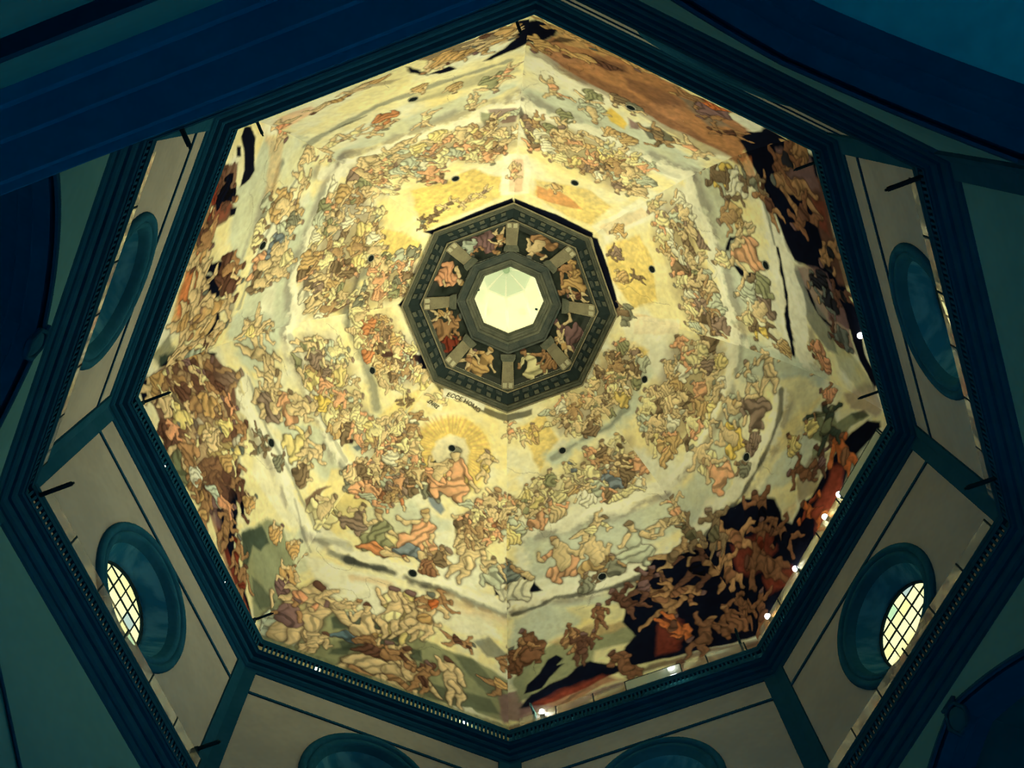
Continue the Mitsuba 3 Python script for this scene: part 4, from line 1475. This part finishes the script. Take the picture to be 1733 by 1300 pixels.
# ---------------------------------------------------------------- lower walls: spandrels, arches, pilasters
for i in range(8):
    m_, t_, n_, h = frame(i)
    key, side = 'wall_lower_' + SIDES[i], SIDES[i].replace('_', ' ')
    P = shapely.Polygon([(-h, 0), (h, 0), (h, 41.0), (-h, 41.0)])
    if i in ARCHED:
        P = P.difference(shapely.Polygon(arch(i, 0, -1)))
        if P.geom_type != 'Polygon':
            P = shapely.MultiPolygon(P.geoms)
        put(key, join([slab(i, p, -2.2, 0) for p in getattr(P, 'geoms', [P])]), 'plaster_low_shaded', label='plain plaster spandrel wall over the great pointed arch of the ' + side + ' side', kind='structure')
        a0, a1 = arch(i), arch(i, .9)
        n = len(a0)
        prof = [(0, -2.2), (0, -1.5), (.12, -1.4), (.12, -.9), (.28, -.8), (.28, -.2), (0, -.1), (0, .1), (.18, .14), (.26, .1), (.3, .0)]
        rows = []
        for (gr, y) in prof:
            rows += [[x, y, z] for x, z in arch(i, -gr * .8 - .03)]
        put(key + '__archivolt', mesh(on(i, np.array(rows)), [[k * n + j, k * n + j + 1, (k + 1) * n + j + 1, (k + 1) * n + j] for k in range(len(prof) - 1) for j in range(n - 1)]), 'stone', 25, label='moulded dark stone edge of the arch')
    else:
        put(key, slab(i, P, -.5, 0), 'plaster_low_shaded', label='plain plaster wall without an arch below the lower gallery, ' + side + ' side', kind='structure')
        put(key + '__string_course', box(i, -h + .8, h - .8, -.05, .25, 17.6, 18.0), 'stone', label='dark stone string course low on the wall')
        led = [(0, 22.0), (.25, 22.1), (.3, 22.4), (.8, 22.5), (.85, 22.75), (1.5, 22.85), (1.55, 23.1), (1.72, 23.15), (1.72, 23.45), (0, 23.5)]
        put(key + '__ledge', mesh(on(i, np.array([[x, y, z] for x in (-h, h) for y, z in led])), [[k, k + 1, k + 11, k + 10] for k in range(9)]), 'ledge_stone_lit', label='broad dark stone ledge jutting from the wall')
        if i == 5:
            put(key + '__string_course_001', tube(on(i, np.array([7.6, .08, 38.2])), on(i, np.array([-3.0, .08, 32.4])), .07), 'stone', label='thin dark line slanting down the wall')
    for s, nm in ((-1, 'pilaster'), (1, 'pilaster_001')):
        put(key + '__' + nm, box(i, *sorted((s * (h + .02), s * (h - .82))), -.2, .16, 0, 41.0), 'stone_dim')

# coats of arms hung at the tips of the arches
for k, (i, z) in enumerate(((6, 38.75), (2, 38.95))):
    key = num('shield', k)
    where = {6: 'near the left edge', 2: 'near the lower right corner'}[i]
    say(key, 'dark carved oval shield on an arch tip ' + where, 'shield', 'carved shields at the arch tips')
    an = np.arange(28) * 2 * np.pi / 28
    rows = [[.46 * q * math.cos(a), .30 + .16 * (1 - q * q), z + .66 * q * math.sin(a)] for q in (.02, .35, .65, .85, 1.0) for a in an] + [[.46 * math.cos(a), .1, z + .66 * math.sin(a)] for a in an]
    put(key + '__field', mesh(on(i, np.array(rows)), [[r * 28 + j, r * 28 + (j + 1) % 28, (r + 1) * 28 + (j + 1) % 28, (r + 1) * 28 + j] for r in range(5) for j in range(28)]), 'stone_dim', 30)
    tor = [[(.56 + .1 * math.cos(b)) * (1 + .06 * math.cos(6 * a)) * math.cos(a), .28 + .12 * math.sin(b), z + (.78 + .1 * math.cos(b)) * (1 + .06 * math.cos(6 * a)) * math.sin(a)] for b in np.arange(8) * np.pi / 4 for a in np.arange(40) * 2 * np.pi / 40]
    put(key + '__border', mesh(on(i, np.array(tor)), [[r * 40 + j, r * 40 + (j + 1) % 40, (r + 1) % 8 * 40 + (j + 1) % 40, (r + 1) % 8 * 40 + j] for r in range(8) for j in range(40)]), 'stone', True, label='scrolled border')
    put(key + '__ribbon', join([tube(on(i, np.array([s * .1, .2, z + .85])), on(i, np.array([s * .45, .2, z + 1.15])), .09) for s in (-1, 1)] + [tube(on(i, np.array([-.35, .15, z + 1.15])), on(i, np.array([.35, .15, z + 1.15])), .12)]), 'stone', label='carved knot above the field')

# ---------------------------------------------------------------- drum walls with their round windows
for i in range(8):
    m_, t_, n_, h = frame(i)
    side = SIDES[i].replace('_', ' ')
    key = 'wall_' + SIDES[i]
    hole = shapely.Point(0, WZ).buffer(3.35, quad_segs=24)
    put(key, slab(i, shapely.box(-h, 42.0, h, ZS + .3).difference(hole), -.45, 0), 'plaster', label='beige plaster wall of the drum with one round window, ' + side + ' side', kind='structure')
    for s, nm in ((-1, 'pilaster'), (1, 'pilaster_001')):
        put(key + '__' + nm, box(i, *sorted((s * (h + .02), s * (h - .78))), -.2, .12, 42.0, ZS + .05), 'stone_dim', label='flat dark stone pilaster at the corner')
    put(key + '__string_course', box(i, -h + .76, h - .76, -.05, .07, 52.13, 52.3), 'stone', label='thin dark string course above the window')
    w = num('window', i)
    what = {2: 'round window of bright leaded glass at the lower right', 5: 'round window of bright leaded glass at the lower left', 1: 'round window at the right whose bright glass is nearly hidden by its deep reveal',
            6: 'round window at the left with its glass hidden by the lower gallery', 3: 'round window cut off by the lower edge, right of the two', 4: 'round window cut off by the lower edge, left of the two',
            0: 'round window behind the lower gallery at the upper right', 7: 'round window behind the lower gallery at the upper left'}[i]
    say(w, what, kind='structure')
    put(w + '__surround', lathe_on(i, [(4.0, -.02), (4.0, .1), (3.93, .2), (3.8, .26), (3.66, .24), (3.58, .14), (3.54, .08), (3.48, .14), (3.38, .17), (3.26, .14), (3.18, .05), (3.1, -.1), (3.02, -.35)], 0, WZ), 'ring_stone', 50, label='moulded stone ring round the opening')
    put(w + '__reveal', lathe_on(i, [(3.02, -.35), (2.96, -.5), (2.62, -1.15), (2.58, -1.2), (2.44, -1.5), (2.40, -1.6)], 0, WZ), 'reveal', 50, label='deep splayed stone reveal')
    put(w + '__rim', lathe_on(i, [(2.46, -1.46), (2.38, -1.44), (2.34, -1.5), (2.36, -1.62)], 0, WZ), 'iron', 50, label='dark iron rim')
    # panes in a grid of lead and iron, each pane its own piece
    dep, step = -1.56, .80
    disc = shapely.Point(0, WZ).buffer(2.37, quad_segs=16)
    g, n = np.random.default_rng(50 + i), 0
    bars, ties = [], []
    for c in range(-3, 3):
        for r in range(-3, 3):
            cell = shapely.box(c * step + .012, WZ + r * step + .012, (c + 1) * step - .012, WZ + (r + 1) * step - .012).intersection(disc)
            if cell.is_empty or cell.area < .02:
                continue
            col = g.choice(['glass_clear', 'glass_pale', 'glass_pale', 'glass_green', 'glass_blue', 'glass_amber'], p=[.40, .22, .16, .10, .07, .05])
            vv = np.array(cell.exterior.coords)[:-1]
            v = on(i, np.stack([vv[:, 0], np.full(len(vv), dep), vv[:, 1]], 1))
            put(num(w + '__pane', n), mesh(v, [[0, k, k + 1] for k in range(1, len(v) - 1)]), str(col))
            n += 1
    for c in range(-2, 3):
        e = math.sqrt(2.37 ** 2 - (c * step) ** 2)
        big = .03 if c in (-1, 1) else .018
        put(num(w + '__bar', len(bars)), box(i, c * step - big, c * step + big, dep - .03, dep + .05, WZ - e, WZ + e), 'iron')
        bars.append(0)
        put(num(w + '__bar', len(bars)), box(i, -e, e, dep - .03, dep + .05, WZ + c * step - big, WZ + c * step + big), 'iron')
        bars.append(0)

# ---------------------------------------------------------------- the two galleries
LOW = [(22.5, 40.78), (22.42, 40.9), (22.38, 41.2), (22.3, 41.25), (22.22, 41.4), (22.2, 41.75), (22.08, 41.8), (22.0, 41.95), (21.98, 42.2), (21.84, 42.28), (21.78, 42.4)]
UPP = [(22.5, 54.06), (22.42, 54.12), (22.38, 54.32), (22.3, 54.36), (22.2, 54.46), (22.17, 54.6), (21.98, 54.64), (21.9, 54.72), (21.87, 54.86), (21.6, 54.9), (21.48, 55.0)]


def gallery(name, prof, r, z0, s0, s1, z1, what, stuff_r):
    say(name, what, kind='structure')
    c8 = math.cos(math.pi / 8)
    for i in range(8):
        h = frame(i)[3]
        put(num(name + '__cornice', i), sweep(i, prof), 'stone', label='dark stepped stone cornice along one side')
        put(num(name + '__walkway', i), sweep(i, [(r + .22, z0 + .1), (22.6, z0 + .1)]), 'stone', label='stone walkway behind the parapet')
        put(num(name + '__bottom_rail', i), sweep(i, [(r + .22, z0), (r - .02, z0), (r - .05, z0 + .05), (r, z0 + .12), (r, s0), (r + .22, s0), (r + .22, z0)]), 'stone')
        put(num(name + '__top_rail', i), sweep(i, [(r + .22, s1), (r, s1), (r, z1 - .3), (r - .03, z1 - .24), (r - .03, z1 - .06), (r, z1), (r + .22, z1), (r + .22, s1)]), 'rail')
        # a row of stone uprights between the rails
        inset = (R - r - .08) * c8
        w = h - (R - r) * math.sin(math.pi / 8) - .1
        n = int(2 * w / .27)
        x = -w + (np.arange(n) + .5) * 2 * w / n
        vs, fs = [], []
        for a in x:
            v = np.array([[u, y, z] for u in (a - .065, a + .065) for y in (inset - .06, inset + .05) for z in (s0 - .01, s1 + .01)])
            fs.append(np.array([[0, 1, 3], [0, 3, 2], [4, 6, 7], [4, 7, 5], [0, 4, 5], [0, 5, 1], [2, 3, 7], [2, 7, 6]]) + 8 * len(vs))
            vs.append(on(i, v))
        put(num(name + '__balustrade', i), mesh(np.vstack(vs), np.vstack(fs)), 'stone', kind='stuff', label='close row of small stone uprights')


gallery('trim_1', LOW, 21.765, 42.4, 42.62, 43.1, 43.62, 'dark lower gallery running round the foot of the drum', 0)
for i in (0, 1, 2, 3, 5, 6, 7):
    put(num('trim_2__shade_strip', (0, 1, 2, 3, 5, 6, 7).index(i)), sweep(i, [(22.34, 55.05), (22.28, 57.1), (22.5, 57.15)]), 'stone_dim', label='added dark strip shading the slits at the foot of the painting')  # dark strip added so the slits of the balustrade look unlit
gallery('trim_2', UPP, 21.446, 55.0, 55.12, 55.76, 56.26, 'dark upper gallery running round the foot of the painted dome', 0)

# glass screens that stand on the rails
n = 0
for nm, sides, r, z0, z1, cells in (('glass_screen', (1, 2, 5, 6), 21.86, 43.60, 44.45, 6), ('glass_screen', (2, 3), 21.56, 56.24, 57.25, 6)):
    for i in sides:
        key = num(nm, n)
        n += 1
        gal = 'lower' if z0 < 50 else 'upper'
        say(key, f'clear glass screen on the {gal} gallery rail, ' + {1: 'right hand', 2: 'lower right', 3: 'bottom right', 5: 'lower left', 6: 'left hand'}[i] + ' side', 'glass screen')
        for k in range(cells):
            a, b = .04 + .92 * k / cells + .003, .04 + .92 * (k + 1) / cells - .003
            put(num(key + '__pane', k), sweep(i, [(r, z0), (r, z1)], a, b), 'screen_glass')
            put(num(key + '__post', k), sweep(i, [(r - .02, z0 - .02), (r - .02, z1 + .03), (r + .02, z1 + .03), (r + .02, z0 - .02)], a - .005, a), 'iron')

# two pale sheets added as the bright reflections on the upper rail glass
for k, (i, x0, x1, z1, what) in enumerate(((3, -3.35, .35, 57.15, 'pale added reflection sheet on the upper rail below the dark scene at the bottom right'), (2, -7.3, -2.9, 57.0, 'bluish added reflection sheet on the upper rail beside the right corner of the dome'))):
    key = num('glare_sheet', k)
    say(key, what, 'sheet')
    put(key + '__panel', box(i, x0, x1, .955, .985, 56.3, z1), 'sheet')
    put(key + '__edge', join([box(i, x0 - .03, x1 + .03, .94, 1.0, z1, z1 + .05)] + [box(i, x - .03, x + .03, .94, 1.0, 56.27, z1) for x in (x0, x1)]), 'iron')

# iron poles that stick out of both galleries of the four sides without an arch
PO = [(5, 7.95, 43.35, .55, 2.36), (5, -7.4, 44.75, .55, 1.81), (7, -7.0, 42.6, .55, 1.55), (1, -8.0, 43.05, .55, 2.15), (1, 6.2, 43.0, .55, 2.06), (3, -7.5, 44.0, .55, 1.3), (3, 7.4, 43.6, .55, 1.6),
      (5, 7.8, 57.05, .8, 2.46), (5, -7.3, 57.0, .8, 2.0), (7, -7.35, 57.1, .8, 1.75), (7, 7.35, 56.95, .8, 1.65), (1, -7.5, 56.9, .8, 2.0), (1, 6.15, 56.2, .8, 2.2), (3, -7.4, 57.5, .8, 1.9), (3, 6.6, 57.6, .8, 1.5)]
SAY = {(5, 1, 0): 'left of the lower left window', (5, 0, 0): 'at the lower end of the lower left wall', (7, 0, 0): 'over the drum wall at the upper left', (1, 0, 0): 'above the right hand window', (1, 1, 0): 'at the right edge of the view',
       (3, 0, 0): 'below the lower right corner', (3, 1, 0): 'at the lower edge near the middle', (5, 1, 1): 'at the left corner of the dome', (5, 0, 1): 'at the lower left corner of the dome', (7, 0, 1): 'at the upper left corner of the dome',
       (7, 1, 1): 'at the top corner of the dome', (1, 0, 1): 'at the upper right corner of the dome', (1, 1, 1): 'at the right corner of the dome', (3, 0, 1): 'at the lower right corner of the dome', (3, 1, 1): 'at the bottom corner of the dome'}
for k, (i, x, z, y0, y1) in enumerate(PO):
    key = num('iron_pole', k)
    up = int(z > 50)
    say(key, f'dark iron pole on the {("lower", "upper")[up]} gallery ' + SAY[(i, int(x > 0), up)], 'pole', 'iron poles on the galleries')
    rr = .085 if up else .11
    put(key + '__shaft', tube(on(i, np.array([x, y0 - .35, z])), on(i, np.array([x, y1 - .12, z])), rr), 'iron', 40)
    put(key + '__tip', tube(on(i, np.array([x, y1 - .35, z])), on(i, np.array([x, y1, z - .03])), rr * .55), 'iron', 40)
    base = 43.6 if not up else 56.25
    put(key + '__bracket', box(i, x - rr, x + rr, y0 - .3, y0 + .02, min(base, z) - .05, max(base, z) + .1), 'iron')

# ---------------------------------------------------------------- the dome: eight painted webs
say('ceiling', 'vast eight sided dome painted with tiers of crowded figures on clouds', kind='structure')
webs = paint_items(PAINT)
tiers = [(1.6, 22.0, 215, 300), (22.0, 38.0, 165, 260), (38.0, 52.6, 150, 205)]
T0 = time.time()
nreg = 0
for i in range(8):
    C = paint_web(webs[i], i)
    far = i not in (7, 0)
    side = float(np.linalg.norm(V[(i + 1) % 8] - V[i]))
    w = num('ceiling__web', i)
    say(w, 'curved web of painted plaster, ' + SIDES[i].replace('_', ' ') + ' side')
    for k, (d0, d1, nv, nu) in enumerate(tiers):
        nv = nv if far else int(nv * .7)
        th, s = np.radians(np.linspace(d0, d1, nv)), np.linspace(0, 1, nu)
        r = 36 * np.cos(th) - 13.5
        P = V[i][None, None] * (1 - s[None, :, None]) * r[:, None, None] + V[(i + 1) % 8][None, None] * s[None, :, None] * r[:, None, None]
        P = np.concatenate([P, np.broadcast_to((ZS + 36 * np.sin(th))[:, None, None], (nv, nu, 1))], -1)
        col = sample(C, (s[None] - .5) * side * r[:, None], np.broadcast_to(36 * th[:, None], (nv, nu)))
        q = np.arange(nv * nu).reshape(nv, nu)
        f = np.stack([q[:-1, :-1], q[:-1, 1:], q[1:, 1:], q[1:, :-1]], -1).reshape(-1, 4)
        put(num(w + '__register', k), mesh(P.reshape(-1, 3), f), 'fresco', True, color=col.reshape(-1, 3), label=('lowest painted zone with crowded earthly and dark scenes', 'painted zone of cloud rims and seated figures', 'upper painted zone with crowds and golden sky')[k])


def dome_point(i, t, deg, lift=0.0):
    th = math.radians(deg)
    r = 36 * math.cos(th) - 13.5
    n = -np.append(frame(i)[2][:2] * -math.cos(th), math.sin(th))
    return np.append((V[i] * (1 - t) + V[(i + 1) % 8] * t) * r, ZS + 36 * math.sin(th)) + n * lift


# round openings in the webs: two on every side
n = 0
for deg, rad in ((23.0, .30), (43.2, .27)):
    for i in range(8):
        c, o = dome_point(i, .5, deg), dome_point(i, .5, deg, 1.0)
        nrm = o - c
        key = num('ceiling__round_opening', n)
        n += 1
        an = np.arange(24) * 2 * np.pi / 24
        u = frame(i)[1]
        w = np.cross(nrm, u)
        rows = [c + nrm * y + (np.cos(a) * u + np.sin(a) * w) * q for q, y in ((rad * 1.22, .012), (rad * 1.18, .06), (rad, .06), (rad * .97, .02)) for a in an]
        put(key, mesh(rows, [[k * 24 + j, k * 24 + (j + 1) % 24, (k + 1) * 24 + (j + 1) % 24, (k + 1) * 24 + j] for k in range(3) for j in range(24)]), 'plaster', 30, label='small round opening in the painted plaster')
        put(key + '__hole', mesh([c + nrm * .025 + (np.cos(a) * u + np.sin(a) * w) * rad for a in an], [[0, k, k + 1] for k in range(1, 23)]), 'black', label='flat black disc painted as the shade in the opening')  # flat black disc stands in for the shade inside the hole

# the painted words
for k, (txt, i, t, deg, hgt, tilt) in enumerate((('ECCE HOMO', 4, .77, 50.42, .38, -1.5), ('INRI', 4, .905, 48.35, .34, -14))):
    tm = meshkit.text_mesh(txt, hgt, .02, True)
    v = np.array(tm.vertices)
    a = math.radians(tilt)
    x, y = v[:, 0] * math.cos(a) - v[:, 1] * math.sin(a), v[:, 0] * math.sin(a) + v[:, 1] * math.cos(a)
    if k == 0:
        y = y - .085 * (x - 1.2) ** 2 + .06
    o = dome_point(i, t, deg, .02)
    up = dome_point(i, t, deg + .5) - dome_point(i, t, deg)
    up /= np.linalg.norm(up)
    nn = dome_point(i, t, deg, 1.0) - dome_point(i, t, deg)
    put(num('ceiling__lettering', k), mesh(o + x[:, None] * -frame(i)[1] + y[:, None] * up + v[:, 2:3] * nn, tm.faces), 'ink', label=f'dark painted letters reading {txt}')

# ---------------------------------------------------------------- ring round the top opening
say('trim_3', 'dark eight sided ring of mouldings, piers and painted seated figures round the bright top opening', kind='structure')
RI = [(8.86, zd(8.86) - .02), (8.84, zd(8.8) - .34), (8.72, zd(8.72) - .36), (8.66, zd(8.66) - .28), (8.5, zd(8.5) - .27), (8.46, zd(8.46) - .2), (8.34, zd(8.34) - .19), (8.3, zd(8.3) - .06)]
RJ = [(7.45, zd(7.45) - .06), (7.42, zd(7.42) - .24), (7.3, zd(7.3) - .26), (7.26, zd(7.26) - .18), (7.14, zd(7.14) - .17), (7.1, zd(7.1) - .02)]
RK = [(4.5, zd(4.5) - .03), (4.46, zd(4.46) - .3), (4.3, zd(4.3) - .32), (4.26, zd(4.26) - .2), (3.72, zd(3.72) - .2)]
RL = [(3.72, zd(3.72) - .2), (3.70, zd(3.7) - .34), (3.5, zd(3.5) - .36), (3.46, zd(3.46) - .26), (3.24, zd(3.24) - .26), (3.2, zd(3.2) - .34), (3.04, zd(3.04) - .34), (3.0, zd(3.0) - .2), (3.0, zd(3.0) + .6)]
nd = 0
for i in range(8):
    put(num('trim_3__outer_moulding', i), sweep(i, RI), 'ring_grey', label='stepped outer moulding')
    put(num('trim_3__bead', 2 * i), sweep(i, [(8.86, zd(8.86) - .3), (8.84, zd(8.8) - .37), (8.74, zd(8.74) - .39), (8.7, zd(8.7) - .33)]), 'pier', label='pale bead along the moulding')
    put(num('trim_3__bead', 2 * i + 1), sweep(i, [(7.42, zd(7.42) - .2), (7.40, zd(7.4) - .28), (7.32, zd(7.32) - .3), (7.28, zd(7.28) - .22)]), 'pier', label='pale bead along the moulding')
    put(num('trim_3__frieze', i), sweep(i, [(8.3, zd(8.3) - .06), (7.45, zd(7.45) - .06)]), 'ring_dark', label='dark frieze between the mouldings')
    put(num('trim_3__inner_moulding', i), sweep(i, RJ), 'ring_grey', label='stepped inner moulding')
    put(num('trim_3__border', i), sweep(i, RK), 'ring_slate', label='slate coloured border')
    put(num('trim_3__eye_frame', i), sweep(i, RL), 'ring_grey', label='stepped frame of the top opening')
    # blocks on the frieze
    for k in range(6):
        a = .06 + .88 * (k + .5) / 6
        for (ra, rb, wd, dz, mat) in ((8.24, 7.95, .032, .20, 'ring_grey'), (7.78, 7.5, .05, .15, 'ring_slate')):
            P = np.array([at_corner(i, r, zd(r) - d) * (1 - s) + at_corner(i + 1, r, zd(r) - d) * s for s in (a - wd, a + wd) for r, d in ((ra, .04), (ra, dz), (rb, dz), (rb, .04))])
            put(num('trim_3__block', nd), mesh(P, [[0, 1, 5, 4], [1, 2, 6, 5], [2, 3, 7, 6], [0, 3, 2, 1], [4, 5, 6, 7]]), mat)
            nd += 1
    # painted panel with a seated figure or two
    g = np.random.default_rng(70 + i)
    C = np.zeros((CH, CW, 3)) + (PIG['E'] * .22 + PIG['B'] * .10) * (.2 + 1.6 * fractal(CH, CW, 16, 70 + i))[..., None]
    arc = lambda r: 36 * math.acos((r + 13.5) / 36)
    b0, b1 = arc(7.1), arc(4.5)
    off = b0 - 10.0
    jj, ii = np.meshgrid((np.arange(CW) + .5) / PX - X0, (np.arange(CH) + .5) / PX + Y0)
    C[(ii < 10.55)] = PIG['B'] * .3
    for (x, y, s, rb, sk, po, ro) in ([(.1, 11.45, 3.3, 'KovcoKsv'[i], 'kKkKkKkK'[i], 0, (10, -12, 8, -8, 14, -10, 12, -14)[i])] + ([(-1.35, 11.2, 2.2, 'novKtfob'[i], 'K', 0, 5)] if i % 2 else []) + ([(1.3, 11.2, 2.2, 'vnofKotK'[i], 'k', 2, 20)] if i % 3 else [])):
        figure(C, x, y, s, rb, sk, po, ro, 4000 + i * 7 + int(10 * x))
    C *= [.66, .68, .70]
    nu, nv = 120, 80
    s, bb = np.linspace(0, 1, nu), np.linspace(b0, b1, nv)
    th = bb / 36
    r = 36 * np.cos(th) - 13.5
    side = float(np.linalg.norm(V[(i + 1) % 8] - V[i]))
    P = V[i][None, None] * (1 - s[None, :, None]) * r[:, None, None] + V[(i + 1) % 8][None, None] * s[None, :, None] * r[:, None, None]
    P = np.concatenate([P, np.broadcast_to((ZS + 36 * np.sin(th))[:, None, None], (nv, nu, 1))], -1)
    col = sample(C, (s[None] - .5) * side * r[:, None], np.broadcast_to(bb[:, None] - off, (nv, nu)))
    q = np.arange(nv * nu).reshape(nv, nu)
    put(num('trim_3__painted_panel', i), mesh(P.reshape(-1, 3), np.stack([q[:-1, :-1], q[:-1, 1:], q[1:, 1:], q[1:, :-1]], -1).reshape(-1, 4)), 'fresco', True, color=col.reshape(-1, 3), label='dark panel painted with seated figures')
for i in range(8):
    # a pier on each corner, with a round hole, a small window and a scrolled capital
    p = num('trim_3__pier', i)
    rad = np.append(V[i] / np.linalg.norm(V[i]), 0)
    tan = np.array([-rad[1], rad[0], 0])
    pt = lambda r, x, d: at_corner(i, r, zd(r) - d) + tan * x
    Q = [pt(r, x, d) for r, w in ((7.1, .55), (5.0, .46)) for x, d in ((-w, .0), (-w, .32), (w, .32), (w, .0))]
    put(p, mesh(Q, [[0, 1, 5, 4], [1, 2, 6, 5], [2, 3, 7, 6], [0, 3, 2, 1], [4, 5, 6, 7]]), 'pier')
    Q = [pt(r, x, d) for r, w, d in ((5.02, .5, .36), (4.8, .62, .44), (4.45, .66, .46)) for x, d in ((-w, .0), (-w, d), (w, d), (w, .0))]
    put(p + '__capital', mesh(Q, [[k + a, k + a + 1, k + a + 5, k + a + 4] for k in (0, 4) for a in range(3)] + [[0, 3, 2, 1], [8, 9, 10, 11]]), 'ring_grey', label='scrolled capital')
    an = np.arange(14) * 2 * np.pi / 14
    put(p + '__hole', mesh([pt(6.25 + .3 * math.sin(a), .26 * math.cos(a), .335) for a in an], [[0, k, k + 1] for k in range(1, 13)]), 'black', label='dark round hole')
    Q = [pt(r, x, .34) for s in (-1, 1) for r, x in ((7.0, s * .08), (7.0, s * .42), (6.62, s * .42), (6.62, s * .08))]
    put(p + '__base', mesh(Q, [[0, 1, 2, 3], [4, 5, 6, 7]]), 'pale_stone', label='two pale blocks at the foot')

# ---------------------------------------------------------------- lantern above the opening
say('ceiling_lantern', 'bright lantern over the top opening, its pale ribbed cap just in view', kind='structure')
zl = zd(3.0) + .6
taper = lambda z: 3.0 - .45 * (z - zl) / (99.6 - zl)
for i in range(8):
    for s, nm in ((0, 0), (1, 1)):
        a, b = (0, .07) if s == 0 else (.93, 1)
        put(num('ceiling_lantern__pier', 2 * i + s), sweep(i, [(taper(zl), zl), (taper(99.6), 99.6)], a, b), 'white', label='white plastered pier')
    put(num('ceiling_lantern__glazing', i), sweep(i, [(taper(zl + .4), zl + .4), (taper(98.9), 98.9)], .07, .93), 'glass_clear', label='tall clear window')
    put(num('ceiling_lantern__sill', i), sweep(i, [(taper(zl), zl), (taper(zl + .4), zl + .4)], .07, .93), 'white')
    put(num('ceiling_lantern__lintel', i), sweep(i, [(taper(98.9), 98.9), (taper(99.6), 99.6)], .07, .93), 'white')
    put(num('ceiling_lantern__cap', i), sweep(i, [(2.56, 99.6), (2.4, 99.75), (1.0, 100.5), (.3, 100.6)], .05, .95), 'cap', label='pale green panel of the cap')
    put(num('ceiling_lantern__rib', i), join([sweep(i, [(2.56, 99.52), (2.4, 99.66), (1.0, 100.42), (.3, 100.5)], 0, .05), sweep(i, [(2.56, 99.52), (2.4, 99.66), (1.0, 100.42), (.3, 100.5)], .95, 1)]), 'white', label='white rib of the cap')
an = np.arange(16) * 2 * np.pi / 16
put('ceiling_lantern__boss', mesh([[.34 * q * math.cos(a), .34 * q * math.sin(a), z] for q, z in ((1.0, 100.6), (1.0, 100.4), (.7, 100.3), (.05, 100.26)) for a in an], [[k * 16 + j, k * 16 + (j + 1) % 16, (k + 1) * 16 + (j + 1) % 16, (k + 1) * 16 + j] for k in range(3) for j in range(16)]), 'cap_dark', 30, label='green boss in the middle of the cap')
for k, (i, s, z) in enumerate(((2, .5, 87.6), (5, .9, 91.0))):
    a = at_corner(i, taper(z) - .02, z) * (1 - s) + at_corner(i + 1, taper(z) - .02, z) * s
    b = a * [.93, .93, 1]
    put(num('ceiling_lantern__hook', k), tube(a, b, .09), 'iron', label='small dark iron hook')

# ---------------------------------------------------------------- floodlights behind the upper parapet
W = np.array(WARM)


def floodlight(k, i, x, y, z, aim, power, glow, where):
    """One lamp: a housing on a stem, a glowing lens, and the beam it throws at aim = (side, t, degrees) of the dome."""
    key = num('floodlight', k)
    say(key, where, 'floodlight', 'floodlights behind the upper parapet')
    o = on(i, np.array([x, y, z]))
    d = dome_point(*aim) - o
    d /= np.linalg.norm(d)
    put(key + '__housing', tube(o - d * .4, o - d * .04, .16, 14), 'iron', 40, label='short black tubular housing')
    put(key + '__stem', tube(o - d * .22 - [0, 0, .1], [o[0] - d[0] * .22, o[1] - d[1] * .22, 55.1], .035), 'iron', label='thin stem down to the walkway')
    m = trimesh.creation.icosphere(2, .19)
    m.vertices *= [1, 1, 1]
    lens = mikit.ply(mesh(m.vertices + o, m.faces), 'white', True, emitter={'type': 'area', 'radiance': {'type': 'rgb', 'value': (W * glow).tolist()}})
    scene[key + '__lens'] = lens
    say(key + '__lens', 'glowing lens')
    p = o + d * .2
    scene[key + '_beam'] = {'type': 'spot', 'intensity': {'type': 'rgb', 'value': (W * power).tolist()}, 'cutoff_angle': 62.0, 'beam_width': 30.0,
                            'to_world': T().look_at(origin=p.tolist(), target=(p + d).tolist(), up=[0, 0, 1])}


for k, a in enumerate(LAMPS):
    floodlight(k, *a)
